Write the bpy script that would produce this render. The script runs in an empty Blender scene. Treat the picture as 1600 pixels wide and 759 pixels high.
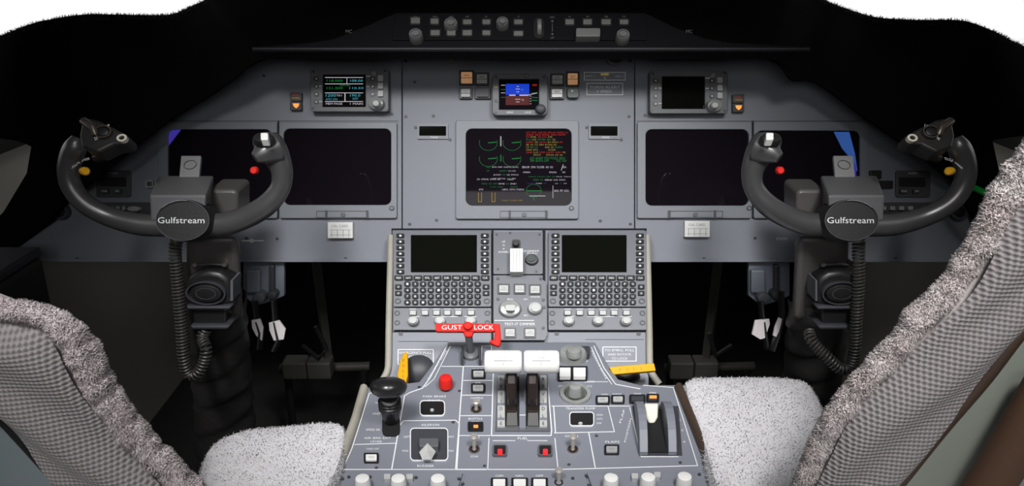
import bpy, math, random
import numpy as np
from mathutils import Vector as V, Matrix
random.seed(7); rng = np.random.default_rng(7)
SC = bpy.context.scene
COL = SC.collection
# ------------------------------------------------------------------ camera, world, lights
F = 1250.0; CX, CY = 800.0, 379.5
PITCH = math.radians(20)
CAM = V((0, 0, 1.05))
FWD = V((0, math.cos(PITCH), -math.sin(PITCH))); UP = V((0, math.sin(PITCH), math.cos(PITCH))); RT = V((1, 0, 0))
cd = bpy.data.cameras.new('camera'); cam = bpy.data.objects.new('camera', cd); COL.objects.link(cam)
cd.sensor_width = 36; cd.lens = F / 1600 * 36; cd.clip_start = 0.01
cam.matrix_world = Matrix.Translation(CAM) @ Matrix((RT, UP, -FWD)).transposed().to_4x4()
SC.camera = cam
SC.view_settings.view_transform = 'Standard'; SC.view_settings.look = 'None'
SC.view_settings.gamma = 1; SC.view_settings.exposure = 0.0; SC.view_settings.use_curve_mapping = False
w = bpy.data.worlds.new('sky'); SC.world = w; w.use_nodes = True
w.node_tree.nodes['Background'].inputs[0].default_value = (1, 1, 1, 1)
w.node_tree.nodes['Background'].inputs[1].default_value = 1.05
def spot(name, loc, target, power, size, blend, rad, col=(1, .97, .93)):
    l = bpy.data.lights.new(name, 'SPOT'); l.energy = power; l.spot_size = math.radians(size); l.spot_blend = blend
    l.shadow_soft_size = rad; l.color = col
    o = bpy.data.objects.new(name, l); COL.objects.link(o); o.location = loc
    o.rotation_euler = (V(target) - V(loc)).to_track_quat('-Z', 'Y').to_euler(); return o
def area(name, loc, target, power, sx, sy, col=(1, 1, 1)):
    l = bpy.data.lights.new(name, 'AREA'); l.energy = power; l.shape = 'RECTANGLE'; l.size = sx; l.size_y = sy; l.color = col
    o = bpy.data.objects.new(name, l); COL.objects.link(o); o.location = loc
    o.rotation_euler = (V(target) - V(loc)).to_track_quat('-Z', 'Y').to_euler(); return o
for sx_ in (-1, 1):
    spot('main_ceiling_spot', (sx_ * .307, .2, 1.56), (sx_ * .10, 1.22, .53), 66, 46, 1.0, .15, (1, 1, 1))
    spot('pedestal_fill_spot', (sx_ * .30, .46, 1.57), (sx_ * .04, .98, .44), 3, 56, 1.0, .06, (1, 1, 1))  # unseen fill pair added to brighten the pedestal
spot('left_seat_fill', (-.35, 0.0, 1.56), (-.33, .84, .45), 25, 42, 1.0, .08, (1, .95, .95))  # unseen fill added to brighten the left seat
spot('right_seat_fill', (.35, 0.0, 1.56), (.42, .78, .50), 30, 50, 1.0, .08, (1, .95, .95))  # unseen fill added to brighten the right seat
area('cabin_fill', (0, -.75, 1.35), (0, 1.2, .5), 4.6, .9, .4, (1, .98, .97))  # unseen rear fill added to lift the yokes and seats

# ------------------------------------------------------------------ materials
MATS = {}
def mat(name, col, rough=.5, metal=0, bump=0, bscale=300, var=0, vscale=8, emit=None, estr=0, spec=.5, sheen=0, coat=0):
    if name in MATS: return MATS[name]
    m = bpy.data.materials.new(name); m.use_nodes = True; nt = m.node_tree; b = nt.nodes['Principled BSDF']
    b.inputs['Base Color'].default_value = (*col, 1); b.inputs['Roughness'].default_value = rough
    b.inputs['Metallic'].default_value = metal; b.inputs['Specular IOR Level'].default_value = spec
    if sheen: b.inputs['Sheen Weight'].default_value = sheen
    if coat: b.inputs['Coat Weight'].default_value = coat
    if emit: b.inputs['Emission Color'].default_value = (*emit, 1); b.inputs['Emission Strength'].default_value = estr
    tc = nt.nodes.new('ShaderNodeTexCoord')
    if var:
        n = nt.nodes.new('ShaderNodeTexNoise'); n.inputs['Scale'].default_value = vscale; n.inputs['Detail'].default_value = 6
        nt.links.new(tc.outputs['Object'], n.inputs['Vector'])
        mx = nt.nodes.new('ShaderNodeMix'); mx.data_type = 'RGBA'
        mx.inputs[6].default_value = (*[c * (1 - var) for c in col], 1); mx.inputs[7].default_value = (*[min(1, c * (1 + var)) for c in col], 1)
        nt.links.new(n.outputs['Fac'], mx.inputs[0]); nt.links.new(mx.outputs[2], b.inputs['Base Color'])
    if bump:
        n2 = nt.nodes.new('ShaderNodeTexNoise'); n2.inputs['Scale'].default_value = bscale; n2.inputs['Detail'].default_value = 3
        nt.links.new(tc.outputs['Object'], n2.inputs['Vector'])
        bp = nt.nodes.new('ShaderNodeBump'); bp.inputs['Strength'].default_value = bump; bp.inputs['Distance'].default_value = .001
        nt.links.new(n2.outputs['Fac'], bp.inputs['Height']); nt.links.new(bp.outputs[0], b.inputs['Normal'])
    MATS[name] = m; return m
panel = mat('panel_grey_paint', (.185, .198, .23), .5, bump=.15, bscale=900, var=.06, vscale=6)
cdug = mat('keyboard_unit_grey', (.115, .122, .142), .45, bump=.1, bscale=900, var=.05)
bezel = mat('bezel_grey_paint', (.18, .195, .22), .45, bump=.1, bscale=900, var=.05)
dkgrey = mat('dark_grey_plastic', (.045, .047, .055), .5, bump=.15, bscale=700, var=.1)
midgrey = mat('mid_grey_plastic', (.10, .105, .115), .45, bump=.1, bscale=700, var=.08)
black = mat('black_plastic', (.012, .012, .013), .4, bump=.1, var=.1)
gap = mat('black_gap', (.004, .004, .005), .8, var=.1)
felt = mat('black_felt', (.004, .0038, .0034), 1.0, bump=.4, bscale=400, var=.3, spec=.05)
glass = mat('screen_glass_black', (.008, .006, .009), .03, var=.1, spec=.14)
glassg = mat('screen_glass_green', (.005, .0055, .004), .04, var=.1, spec=.06)
white = mat('white_plastic', (.72, .72, .70), .4, bump=.05, var=.03)
ivory = mat('ivory_plastic', (.62, .60, .50), .4, bump=.05, var=.05)
offw = mat('pale_knob_plastic', (.42, .43, .42), .45, bump=.1, var=.06)
clearp = mat('frosted_clear_plastic', (.26, .27, .26), .2, var=.25, vscale=60, coat=.5)
dimc = mat('smoke_cap_plastic', (.14, .14, .135), .5, var=.1)
dimb = mat('dim_cap_plastic', (.30, .30, .31), .5, var=.1)
ink = mat('white_lettering', (.75, .77, .78), .6, var=.03)
inkd = mat('grey_lettering', (.22, .22, .23), .6, var=.05)
dink = mat('black_lettering', (.02, .02, .02), .6, var=.05)
red = mat('red_paint', (.62, .02, .015), .6, spec=.15, bump=.05, var=.08, vscale=30)
yel = mat('yellow_paint', (.72, .38, .012), .6, spec=.2, bump=.05, var=.08, vscale=30)
yolkm = mat('yoke_grey_enamel', (.050, .050, .052), .32, bump=.05, bscale=1200, var=.08, spec=.8)
leather = mat('black_leather', (.04, .038, .037), .5, bump=.9, bscale=120, var=.25, vscale=20)
metal = mat('worn_metal', (.45, .42, .38), .35, metal=.9, var=.2, vscale=50)
cream = mat('cream_trim', (.36, .34, .29), .6, bump=.3, bscale=200, var=.2, vscale=20)
browns = mat('brown_rubber_trim', (.06, .04, .028), .5, bump=.3, var=.3, vscale=15)
wallm = mat('charcoal_wall_lining', (.032, .032, .03), .85, bump=.3, bscale=150, var=.2, vscale=3)
darkw = mat('dark_footwell_paint', (.010, .010, .009), .9, bump=.2, var=.3)
carpet = mat('dark_carpet', (.02, .019, .018), 1, bump=1, bscale=300, var=.3, vscale=40)
shellb = mat('seat_shell_bluegrey', (.26, .32, .34), .5, bump=.1, var=.1, vscale=4)
strapw = mat('white_tag_cloth', (.62, .58, .58), .8, bump=.3, var=.05)
bluegrey = mat('bracket_bluegrey_paint', (.17, .19, .225), .5, bump=.1, var=.1)
greenm = mat('green_tube', (.01, .42, .05), .4, var=.05, bump=.05)
ceilm = mat('ceiling_lining', (.12, .12, .12), .9, bump=.2, var=.05)
mat('column_dark_enamel', (.085, .080, .077), .42, bump=.15, var=.15)
brown = mat('dark_brown_metal', (.018, .012, .010), .4, bump=.1, var=.2, vscale=60)
def em(name, col, s, base=(.01, .01, .01)): return mat(name, base, .6, emit=col, estr=s, var=.05, spec=.05)
eg, er, ey, ew, eb, ebr, ec = (em('screen_green', (.02, .5, .10), .34), em('screen_red', (.8, .03, .02), .5), em('screen_yellow', (.62, .42, .05), .5),
    em('screen_white', (.6, .55, .65), .8), em('screen_blue', (.01, .06, .75), .75), em('screen_brown', (.10, .018, .018), .9), em('screen_cyan', (.1, .5, .6), .6))
evio = em('screen_and_reflection_violet', (.05, .035, .35), .7); eblue2 = em('reflection_steel_blue', (.03, .09, .32), .8)  # steel blue paints a reflection; violet serves reflections and some readout text
eamb = em('lamp_amber', (1, .25, .05), 1.6, (.3, .1, .03)); ered = em('lamp_red', (1, .03, .04), 1.1, (.2, .01, .01))
eorg = em('cap_peach', (.9, .45, .2), .25, (.45, .30, .18))
def furmat(name, a, b):
    m = mat(name, a, 1, sheen=.4, spec=.1); nt = m.node_tree; bs = nt.nodes['Principled BSDF']
    tc = nt.nodes.new('ShaderNodeTexCoord'); n = nt.nodes.new('ShaderNodeTexNoise'); n.inputs['Scale'].default_value = 45; n.inputs['Detail'].default_value = 5
    cr = nt.nodes.new('ShaderNodeValToRGB'); cr.color_ramp.elements[0].color = (*b, 1); cr.color_ramp.elements[1].color = (*a, 1)
    cr.color_ramp.elements[0].position = .35; cr.color_ramp.elements[1].position = .6
    nt.links.new(tc.outputs['Object'], n.inputs[0]); nt.links.new(n.outputs[0], cr.inputs[0]); nt.links.new(cr.outputs[0], bs.inputs['Base Color'])
    at = nt.nodes.new('ShaderNodeAttribute'); at.attribute_name = 'root_normal'; ge = nt.nodes.new('ShaderNodeNewGeometry')
    sc = nt.nodes.new('ShaderNodeVectorMath'); sc.operation = 'SCALE'; sc.inputs[3].default_value = .45; nt.links.new(ge.outputs['Normal'], sc.inputs[0])
    ad = nt.nodes.new('ShaderNodeVectorMath'); ad.operation = 'ADD'; nt.links.new(at.outputs['Vector'], ad.inputs[0]); nt.links.new(sc.outputs[0], ad.inputs[1])
    no = nt.nodes.new('ShaderNodeVectorMath'); no.operation = 'NORMALIZE'; nt.links.new(ad.outputs[0], no.inputs[0]); nt.links.new(no.outputs[0], bs.inputs['Normal'])
    tl = nt.nodes.new('ShaderNodeBsdfTranslucent'); mx = nt.nodes.new('ShaderNodeMixShader'); mx.inputs[0].default_value = .22; nt.links.new(cr.outputs[0], tl.inputs[0])
    nt.links.new(bs.outputs[0], mx.inputs[1]); nt.links.new(tl.outputs[0], mx.inputs[2]); nt.links.new(mx.outputs[0], nt.nodes['Material Output'].inputs[0]); return m
fur = furmat('sheepskin_pale_grey', (.92, .91, .93), (.86, .84, .87))
furp = furmat('sheepskin_pinkish', (.97, .92, .90), (.90, .81, .79))
furl = furmat('sheepskin_mauve_grey', (.95, .88, .89), (.84, .74, .76))
furb = furmat('black_felt_fibre', (.008, .007, .005), (.003, .0025, .002))
# knitted mesh fabric: rows of raised loops
knit = mat('knitted_mesh_fabric', (.25, .235, .235), .9, sheen=.3)
nt = knit.node_tree; b = nt.nodes['Principled BSDF']; tc = nt.nodes.new('ShaderNodeTexCoord')
mp = nt.nodes.new('ShaderNodeMapping'); nt.links.new(tc.outputs['UV'], mp.inputs[0]); mp.inputs['Scale'].default_value = (1, 1, 1)
sx = nt.nodes.new('ShaderNodeSeparateXYZ'); nt.links.new(mp.outputs[0], sx.inputs[0])
def mth(op, a, bb=None):
    n = nt.nodes.new('ShaderNodeMath'); n.operation = op
    for i, x in enumerate((a, bb)):
        if x is None: continue
        if isinstance(x, (int, float)): n.inputs[i].default_value = x
        else: nt.links.new(x, n.inputs[i])
    return n.outputs[0]
KS = 2 * math.pi / .0088
u_ = mth('SINE', mth('MULTIPLY', mth('ADD', sx.outputs[0], sx.outputs[1]), KS)); v_ = mth('SINE', mth('MULTIPLY', mth('SUBTRACT', sx.outputs[0], sx.outputs[1]), KS))
pr = mth('ADD', mth('MULTIPLY', mth('MULTIPLY', u_, v_), .5), .5)
cr = nt.nodes.new('ShaderNodeValToRGB'); nt.links.new(pr, cr.inputs[0])
cr.color_ramp.elements[0].color = (.19, .175, .178, 1); cr.color_ramp.elements[1].color = (.36, .34, .345, 1)
cr.color_ramp.elements[0].position = .25; cr.color_ramp.elements[1].position = .6
nt.links.new(cr.outputs[0], b.inputs['Base Color'])
bp = nt.nodes.new('ShaderNodeBump'); bp.inputs['Strength'].default_value = .8; bp.inputs['Distance'].default_value = .002
nt.links.new(pr, bp.inputs['Height']); nt.links.new(bp.outputs[0], b.inputs['Normal'])
# window glass: clear with a weak reflection
wg = bpy.data.materials.new('window_glass'); wg.use_nodes = True; nt = wg.node_tree; nt.nodes.clear()
o_ = nt.nodes.new('ShaderNodeOutputMaterial'); mx = nt.nodes.new('ShaderNodeMixShader'); tr = nt.nodes.new('ShaderNodeBsdfTransparent')
gl = nt.nodes.new('ShaderNodeBsdfGlossy'); gl.inputs['Roughness'].default_value = .02; mx.inputs[0].default_value = .05
nt.links.new(tr.outputs[0], mx.inputs[1]); nt.links.new(gl.outputs[0], mx.inputs[2]); nt.links.new(mx.outputs[0], o_.inputs[0])

# ------------------------------------------------------------------ geometry helpers
def P(px, py, d):
    px, py, d = float(px), float(py), float(d); return CAM + d * (FWD + (px - CX) / F * RT + (CY - py) / F * UP)
def PZ(px, py, z):
    px, py = float(px), float(py)
    r = FWD + (px - CX) / F * RT + (CY - py) / F * UP; return CAM + r * ((z - CAM.z) / r.z)
class Face:
    """a plane through two image rows at known distances; at() finds the point of the plane seen at a pixel"""
    def __init__(s, y0, d0, y1, d1):
        a, b_ = P(CX, y0, d0), P(CX, y1, d1); s.o = b_; s.u = RT.copy(); s.v = (a - b_).normalized(); s.n = s.u.cross(s.v).normalized()
    def at(s, px, py, h=0):
        px, py, h = float(px), float(py), float(h)
        r = FWD + (px - CX) / F * RT + (CY - py) / F * UP
        t = (s.o + s.n * h - CAM).dot(s.n) / r.dot(s.n); return CAM + r * t
    def k(s, px, py): return (s.at(px + 1, py) - s.at(px, py)).length
    def kv(s, px, py): return (s.at(px, py + 1) - s.at(px, py)).length
def rrect(x0, y0, x1, y1, r=0, n=4):
    if r <= 0: return [(x0, y0), (x1, y0), (x1, y1), (x0, y1)]
    out = []
    for cx, cy, a0 in ((x1 - r, y0 + r, -90), (x1 - r, y1 - r, 0), (x0 + r, y1 - r, 90), (x0 + r, y0 + r, 180)):
        for i in range(n + 1):
            a = math.radians(a0 + 90 * i / n); out.append((cx + r * math.cos(a), cy + r * math.sin(a)))
    return out
def catmull(pts, n=6):
    pts = [np.array(p, float) for p in pts]; out = []
    for i in range(len(pts) - 1):
        p0 = pts[max(i - 1, 0)]; p1 = pts[i]; p2 = pts[i + 1]; p3 = pts[min(i + 2, len(pts) - 1)]
        for k in range(n):
            t = k / n
            out.append(.5 * ((2 * p1) + (-p0 + p2) * t + (2 * p0 - 5 * p1 + 4 * p2 - p3) * t * t + (-p0 + 3 * p1 - 3 * p2 + p3) * t ** 3))
    out.append(pts[-1]); return out
TXT = {}
def textmesh(s):
    if s in TXT: return TXT[s]
    c = bpy.data.curves.new('lettering', 'FONT'); c.body = s; c.align_x = 'CENTER'; c.align_y = 'CENTER'; c.resolution_u = 2; c.fill_mode = 'FRONT'
    o = bpy.data.objects.new('lettering', c); m = bpy.data.meshes.new_from_object(o)
    v = [tuple(x.co) for x in m.vertices]; f = [tuple(p.vertices) for p in m.polygons]
    bpy.data.objects.remove(o); bpy.data.curves.remove(c); bpy.data.meshes.remove(m)
    if v:
        ys = [a[1] for a in v]; hh = max(ys) - min(ys); cy = (max(ys) + min(ys)) / 2; xs = [a[0] for a in v]; cx = (max(xs) + min(xs)) / 2; ww = max(xs) - min(xs)
    else: cx = cy = 0; hh = ww = 1
    TXT[s] = ([((a[0] - cx) / hh, (a[1] - cy) / hh) for a in v], f, ww / hh); return TXT[s]
class MB:
    def __init__(s): s.v = []; s.f = []; s.mi = []; s.mats = []; s.uv = None
    def m(s, mt):
        if mt not in s.mats: s.mats.append(mt)
        return s.mats.index(mt)
    def add(s, vs, fs, mt):
        b0 = len(s.v); i = s.m(mt); s.v += [tuple(p) for p in vs]
        for f in fs: s.f.append(tuple(b0 + k for k in f)); s.mi.append(i)
        return s
    def prism(s, top, vec, mt, cap=True):
        n = len(top); vs = list(top) + [p + vec for p in top]
        fs = [tuple(range(n))] + ([tuple(range(2 * n - 1, n - 1, -1))] if cap else [])
        fs += [(i, i + n, (i + 1) % n + n, (i + 1) % n) for i in range(n)]
        # image rows run downward, so a clockwise outline faces away; wind for outward normals
        return s.add(vs, [tuple(reversed(f)) for f in fs], mt)
    def box(s, F_, x0, y0, x1, y1, h, mt, base=0, r=0, n=3):
        pts = [F_.at(x, y, h) for x, y in rrect(x0, y0, x1, y1, r, n)]
        return s.prism(pts, F_.n * (base - h), mt)
    def poly(s, F_, pts, h, mt, base=0):
        return s.prism([F_.at(x, y, h) for x, y in pts], F_.n * (base - h), mt)
    def frame(s, F_, o, i, h, mt, base=0, hin=None, ro=2, ri=6, n=4):
        hin = base if hin is None else hin
        O = rrect(*o, ro, n); I = rrect(*i, ri, n); k = len(O)
        A = [F_.at(x, y, h) for x, y in O]; B = [F_.at(x, y, h) for x, y in I]
        vs = A + B + [p + F_.n * (base - h) for p in A] + [p + F_.n * (hin - h) for p in B]; fs = []
        for j in range(k):
            q = (j + 1) % k
            fs += [(j, j + k, q + k, q), (j + k, j + 3 * k, q + 3 * k, q + k), (j, q, q + 2 * k, j + 2 * k)]
        return s.add(vs, fs, mt)
    def lathe(s, c, ax, prof, mt, seg=20, su=1, sv=1, up=None):
        ax = ax.normalized(); u = (up or (RT if abs(ax.x) < .9 else V((0, 0, 1)))); u = (u - ax * u.dot(ax)).normalized(); v = ax.cross(u)
        vs = []; fs = []
        for r, z in prof:
            for i in range(seg):
                a = 2 * math.pi * i / seg; vs.append(c + ax * z + u * (r * su * math.cos(a)) + v * (r * sv * math.sin(a)))
        for j in range(len(prof) - 1):
            for i in range(seg): fs.append((j * seg + i, j * seg + (i + 1) % seg, (j + 1) * seg + (i + 1) % seg, (j + 1) * seg + i))
        fs.append(tuple(range((len(prof) - 1) * seg, len(prof) * seg))); fs.append(tuple(range(seg - 1, -1, -1)))
        return s.add(vs, fs, mt)
    def knob(s, F_, px, py, r, h, mt, base=0, sv=.88, seg=22, flute=0, top=.86):
        k = F_.k(px, py) * r; c = F_.at(px, py, h) - F_.n * h
        return s.lathe(c, F_.n, [(k, base), (k, h * .55), (k * .96, h * .8), (k * top, h * .97), (k * top * .8, h)], mt, seg, 1, sv)
    def dot(s, F_, px, py, r, h, mt, sv=.9, seg=12, base=0):
        k = F_.k(px, py) * r; c = F_.at(px, py, h) - F_.n * h
        return s.lathe(c, F_.n, [(k, base), (k, h)], mt, seg, 1, sv)
    def ring(s, F_, px, py, r0, r1, h, mt, sv=.9, seg=24, a0=0, a1=360, base=0):
        k = F_.k(px, py); c = F_.at(px, py, h) - F_.n * h; u, v = F_.u, F_.v; full = abs(a1 - a0) >= 360; n = seg; vs = []; fs = []
        for i in range(n + (0 if full else 1)):
            a = math.radians(a0 + (a1 - a0) * i / n)
            for r, z in ((r0, base), (r0, h), (r1, h), (r1, base)): vs.append(c + u * (k * r * math.cos(a)) + v * (k * r * sv * math.sin(a)) + F_.n * z)
        N = len(vs) // 4
        for i in range(N if full else N - 1):
            q = (i + 1) % N
            for j in range(3): fs.append((4 * i + j, 4 * i + j + 1, 4 * q + j + 1, 4 * q + j))
        return s.add(vs, fs, mt)
    def line(s, F_, pts, wpx, mt, h=.0006):
        P2 = [F_.at(x, y, h) for x, y in pts]; n = F_.n
        for a, b_ in zip(P2[:-1], P2[1:]):
            d = (b_ - a)
            if d.length < 1e-6: continue
            d.normalize(); k = F_.k(*pts[0]) * wpx * .5; sd = n.cross(d) * k; e = d * k * .5
            s.prism([a - e + sd, b_ + e + sd, b_ + e - sd, a - e - sd], -n * .0004, mt)
        return s
    def text(s, F_, t, px, py, hp, mt, h=.0007, wpx=None, ang=0):
        vs, fs, asp = textmesh(t); sc = hp; sxx = (wpx / (asp * hp)) if wpx else 1
        ca, sa = math.cos(math.radians(ang)), math.sin(math.radians(ang)); q = []
        for x, y in vs:
            X, Y = x * sc * sxx, y * sc; q.append(F_.at(px + X * ca + Y * sa, py - (Y * ca - X * sa), h))
        return s.add(q, fs, mt)
    def tube(s, pts, rad, mt, seg=12, flat=1, upv=None, cap=True):
        pts = [V(p) for p in pts]; n = len(pts); rad = [rad] * n if isinstance(rad, (int, float)) else rad
        T = [(pts[min(i + 1, n - 1)] - pts[max(i - 1, 0)]).normalized() for i in range(n)]
        u = upv or (V((0, 0, 1)) if abs(T[0].z) < .9 else V((1, 0, 0))); vs = []; fs = []
        for i in range(n):
            if upv is not None: u = upv
            u = (u - T[i] * u.dot(T[i])).normalized(); v = T[i].cross(u)
            for j in range(seg):
                a = 2 * math.pi * j / seg; vs.append(pts[i] + u * (rad[i] * flat * math.cos(a)) + v * (rad[i] * math.sin(a)))
        for i in range(n - 1):
            for j in range(seg): fs.append((i * seg + j, i * seg + (j + 1) % seg, (i + 1) * seg + (j + 1) % seg, (i + 1) * seg + j))
        if cap: fs += [tuple(range(seg - 1, -1, -1)), tuple(range((n - 1) * seg, n * seg))]
        return s.add(vs, fs, mt)
    def wbox(s, x0, y0, z0, x1, y1, z1, mt):
        vs = [V((x, y, z)) for x in (x0, x1) for y in (y0, y1) for z in (z0, z1)]
        return s.add(vs, [(0, 1, 3, 2), (4, 6, 7, 5), (0, 4, 5, 1), (2, 3, 7, 6), (0, 2, 6, 4), (1, 5, 7, 3)], mt)
    def build(s, name, parent=None, bevel=0, smooth=False, subsurf=0, label=None, loc=None, kind=None, seg=2):
        me = bpy.data.meshes.new(name)
        o = V(loc) if loc is not None else (V(parent.get('_o', (0, 0, 0))) if parent else V((0, 0, 0)))
        me.from_pydata([tuple(V(p) - o) for p in s.v], [], s.f); me.update()
        for m_ in s.mats: me.materials.append(m_)
        me.polygons.foreach_set('material_index', s.mi)
        import bmesh; bm = bmesh.new(); bm.from_mesh(me)
        bmesh.ops.recalc_face_normals(bm, faces=bm.faces); bm.to_mesh(me); bm.free()
        if s.uv is not None:
            ul = me.uv_layers.new(name='UVMap')
            for lp in me.loops: ul.data[lp.index].uv = s.uv[lp.vertex_index]
        ob = bpy.data.objects.new(name, me); COL.objects.link(ob)
        if parent: ob.parent = parent; ob['_o'] = parent.get('_o', (0, 0, 0))
        else: ob.location = o; ob['_o'] = tuple(o)
        if smooth:
            me.shade_smooth()
            if not subsurf: me.set_sharp_from_angle(angle=math.radians(40))
        if bevel:
            b_ = ob.modifiers.new('bevel', 'BEVEL'); b_.width = bevel; b_.segments = seg; b_.limit_method = 'ANGLE'; b_.angle_limit = math.radians(50); b_.harden_normals = False
        if subsurf:
            q = ob.modifiers.new('sub', 'SUBSURF'); q.levels = q.render_levels = subsurf
        if label: ob['label'] = label
        if kind: ob['kind'] = kind
        return ob
def thing(name, label, cat, loc, group=None):
    o = bpy.data.objects.new(name, None); COL.objects.link(o); o.location = loc; o['_o'] = tuple(loc); o.empty_display_size = .02
    o['label'] = label; o['category'] = cat
    if group: o['group'] = group
    return o
def tag(o, label, cat, group=None):
    o['label'] = label; o['category'] = cat
    if group: o['group'] = group
    return o
def furmesh(src, n, length, width, mt, name, parent, tilt=.6, lean=V((0, 0, 0)), keep=None):
    """fibres rooted on the faces of a builder src, as one mesh"""
    vv = np.array([tuple(p) for p in src.v]); tris = []
    for f in src.f:
        for i in range(1, len(f) - 1): tris.append((f[0], f[i], f[i + 1]))
    T = np.array(tris); A, B, C_ = vv[T[:, 0]], vv[T[:, 1]], vv[T[:, 2]]
    N = np.cross(B - A, C_ - A); ar = np.linalg.norm(N, axis=1); ok = ar > 1e-12; T, A, B, C_, N, ar = T[ok], A[ok], B[ok], C_[ok], N[ok], ar[ok]
    cen = vv.mean(axis=0)
    pick = rng.choice(len(T), n, p=ar / ar.sum()); a = rng.random(n); b2 = rng.random(n); fl = a + b2 > 1; a[fl] = 1 - a[fl]; b2[fl] = 1 - b2[fl]
    p = A[pick] + (B - A)[pick] * a[:, None] + (C_ - A)[pick] * b2[:, None]; nn = (N / ar[:, None])[pick] * src.sign
    if keep is not None: k = keep(p, nn); p, nn = p[k], nn[k]; n = len(p)
    # clumps lean together
    ph = np.sin(p * 160 + 3) + np.sin(p[:, [1, 2, 0]] * 230 + 1); d = nn + ph * tilt * .35 + rng.normal(0, tilt * .35, (n, 3)) + np.array(lean)
    d /= np.linalg.norm(d, axis=1)[:, None]; L = length * rng.uniform(.55, 1.15, n)
    t1 = np.cross(d, rng.normal(0, 1, (n, 3))); t1 /= np.linalg.norm(t1, axis=1)[:, None]; t2 = np.cross(d, t1); wd = width * rng.uniform(.6, 1.3, n)
    base = p - nn * .001; out = np.empty((n, 6, 3))
    cv = rng.normal(0, .35, (n, 3)); mid = base + d * (L * .55)[:, None]; tip = base + (d + cv * .7) / np.linalg.norm(d + cv * .7, axis=1)[:, None] * L[:, None]
    for q, ang in enumerate((0, 2.094, 4.188)):
        off = t1 * math.cos(ang) + t2 * math.sin(ang); out[:, q] = base + off * (wd * .5)[:, None]
    out[:, 3] = mid + t1 * (wd * .42)[:, None]; out[:, 4] = mid - t1 * (wd * .42)[:, None]; out[:, 5] = tip
    o = np.array(parent.get('_o', (0, 0, 0))); verts = (out - o).reshape(-1, 3)
    fs = np.array([(0, 1, 3), (1, 4, 3), (1, 2, 4), (2, 0, 3), (2, 3, 4), (3, 4, 5)]); faces = (np.arange(n)[:, None, None] * 6 + fs[None]).reshape(-1, 3)
    me = bpy.data.meshes.new(name); me.vertices.add(len(verts)); me.vertices.foreach_set('co', verts.ravel())
    me.loops.add(faces.size); me.loops.foreach_set('vertex_index', faces.ravel().astype(np.int32))
    me.polygons.add(len(faces)); me.polygons.foreach_set('loop_start', np.arange(0, faces.size, 3, dtype=np.int32))
    me.update(calc_edges=True); me.validate(); me.materials.append(mt)
    ra = me.attributes.new('root_normal', 'FLOAT_VECTOR', 'POINT'); ra.data.foreach_set('vector', np.repeat(nn, 6, axis=0).astype(np.float32).ravel())
    ob = bpy.data.objects.new(name, me); COL.objects.link(ob); ob.parent = parent; ob['_o'] = tuple(o); return ob
MB.sign = 1

MP = Face(0, 1.35, 379.5, 1.35)          # main panel
GP = Face(15, 1.215, 75, 1.192)          # glareshield control panel
CP = Face(358, 1.338, 535, 1.272)        # upper pedestal (keyboards)
QP = Face(600, 1.17, 735, 1.02)          # throttle pedestal top

exec_order = []
# ================================================================== STRUCTURE
XW = 1.25; LW = .86
def swall(name, *boxes):
    m = MB()
    for b_ in boxes: m.wbox(*b_)
    return m.build(name, kind='structure')
swall('floor', (-XW - .05, -1.0, -.05, XW + .05, 2.3, 0, carpet))
swall('ceiling', (-XW - .05, -1.0, 1.62, XW + .05, 2.3, 1.67, ceilm))
for s_, nm in ((-1, 'wall_left'), (1, 'wall_right')):
    a, b_ = sorted((s_ * XW, s_ * (XW + .05))); c, d = sorted((s_ * LW, s_ * XW))
    swall(nm, (a, -1.0, 0, b_, 2.3, .80, wallm), (a, -1.0, 1.14, b_, 2.3, 1.62, wallm), (a, -1.0, .80, b_, .85, 1.14, wallm))  # upper hull box, out of view, kept low to cut side window light
    swall('trim_1' if s_ < 0 else 'trim_2', (c, -1.0, 0, d, 2.25, .585, mat('footwell_lining', (.36, .34, .30), .9, bump=.3, bscale=150, var=.15, vscale=3)))
swall('wall_back', (-XW, -1.05, 0, XW, -1.0, 1.62, ceilm))
swall('wall_front', (-XW, 2.25, 0, XW, 2.3, .80, darkw), (-XW, 2.25, 1.14, XW, 2.3, 1.62, wallm))  # solid brow above the windshields, out of view, lowered to reduce their light
# wrap-around windshields: left and right, each a frame and a bent pane
for i, s_ in enumerate((-1, 1)):
    fr = MB()
    for z0, z1 in ((.80, .825), (1.115, 1.14)):
        a, b_ = sorted((s_ * .02, s_ * XW)); fr.wbox(a, 2.25, z0, b_, 2.29, z1, midgrey); a, b_ = sorted((s_ * XW, s_ * (XW + .04))); fr.wbox(a, .85, z0, b_, 2.29, z1, midgrey)
    a, b_ = sorted((s_ * .0, s_ * .05)); fr.wbox(a, 2.25, .80, b_, 2.29, 1.14, midgrey)
    w_ = fr.build('window_%d' % (i + 1), kind='structure')
    g = MB(); a, b_ = sorted((s_ * .05, s_ * XW)); g.wbox(a, 2.265, .825, b_, 2.27, 1.115, wg); a, b_ = sorted((s_ * (XW + .015), s_ * (XW + .02))); g.wbox(a, .85, .825, b_, 2.25, 1.115, wg); g.build('pane', w_)
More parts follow.
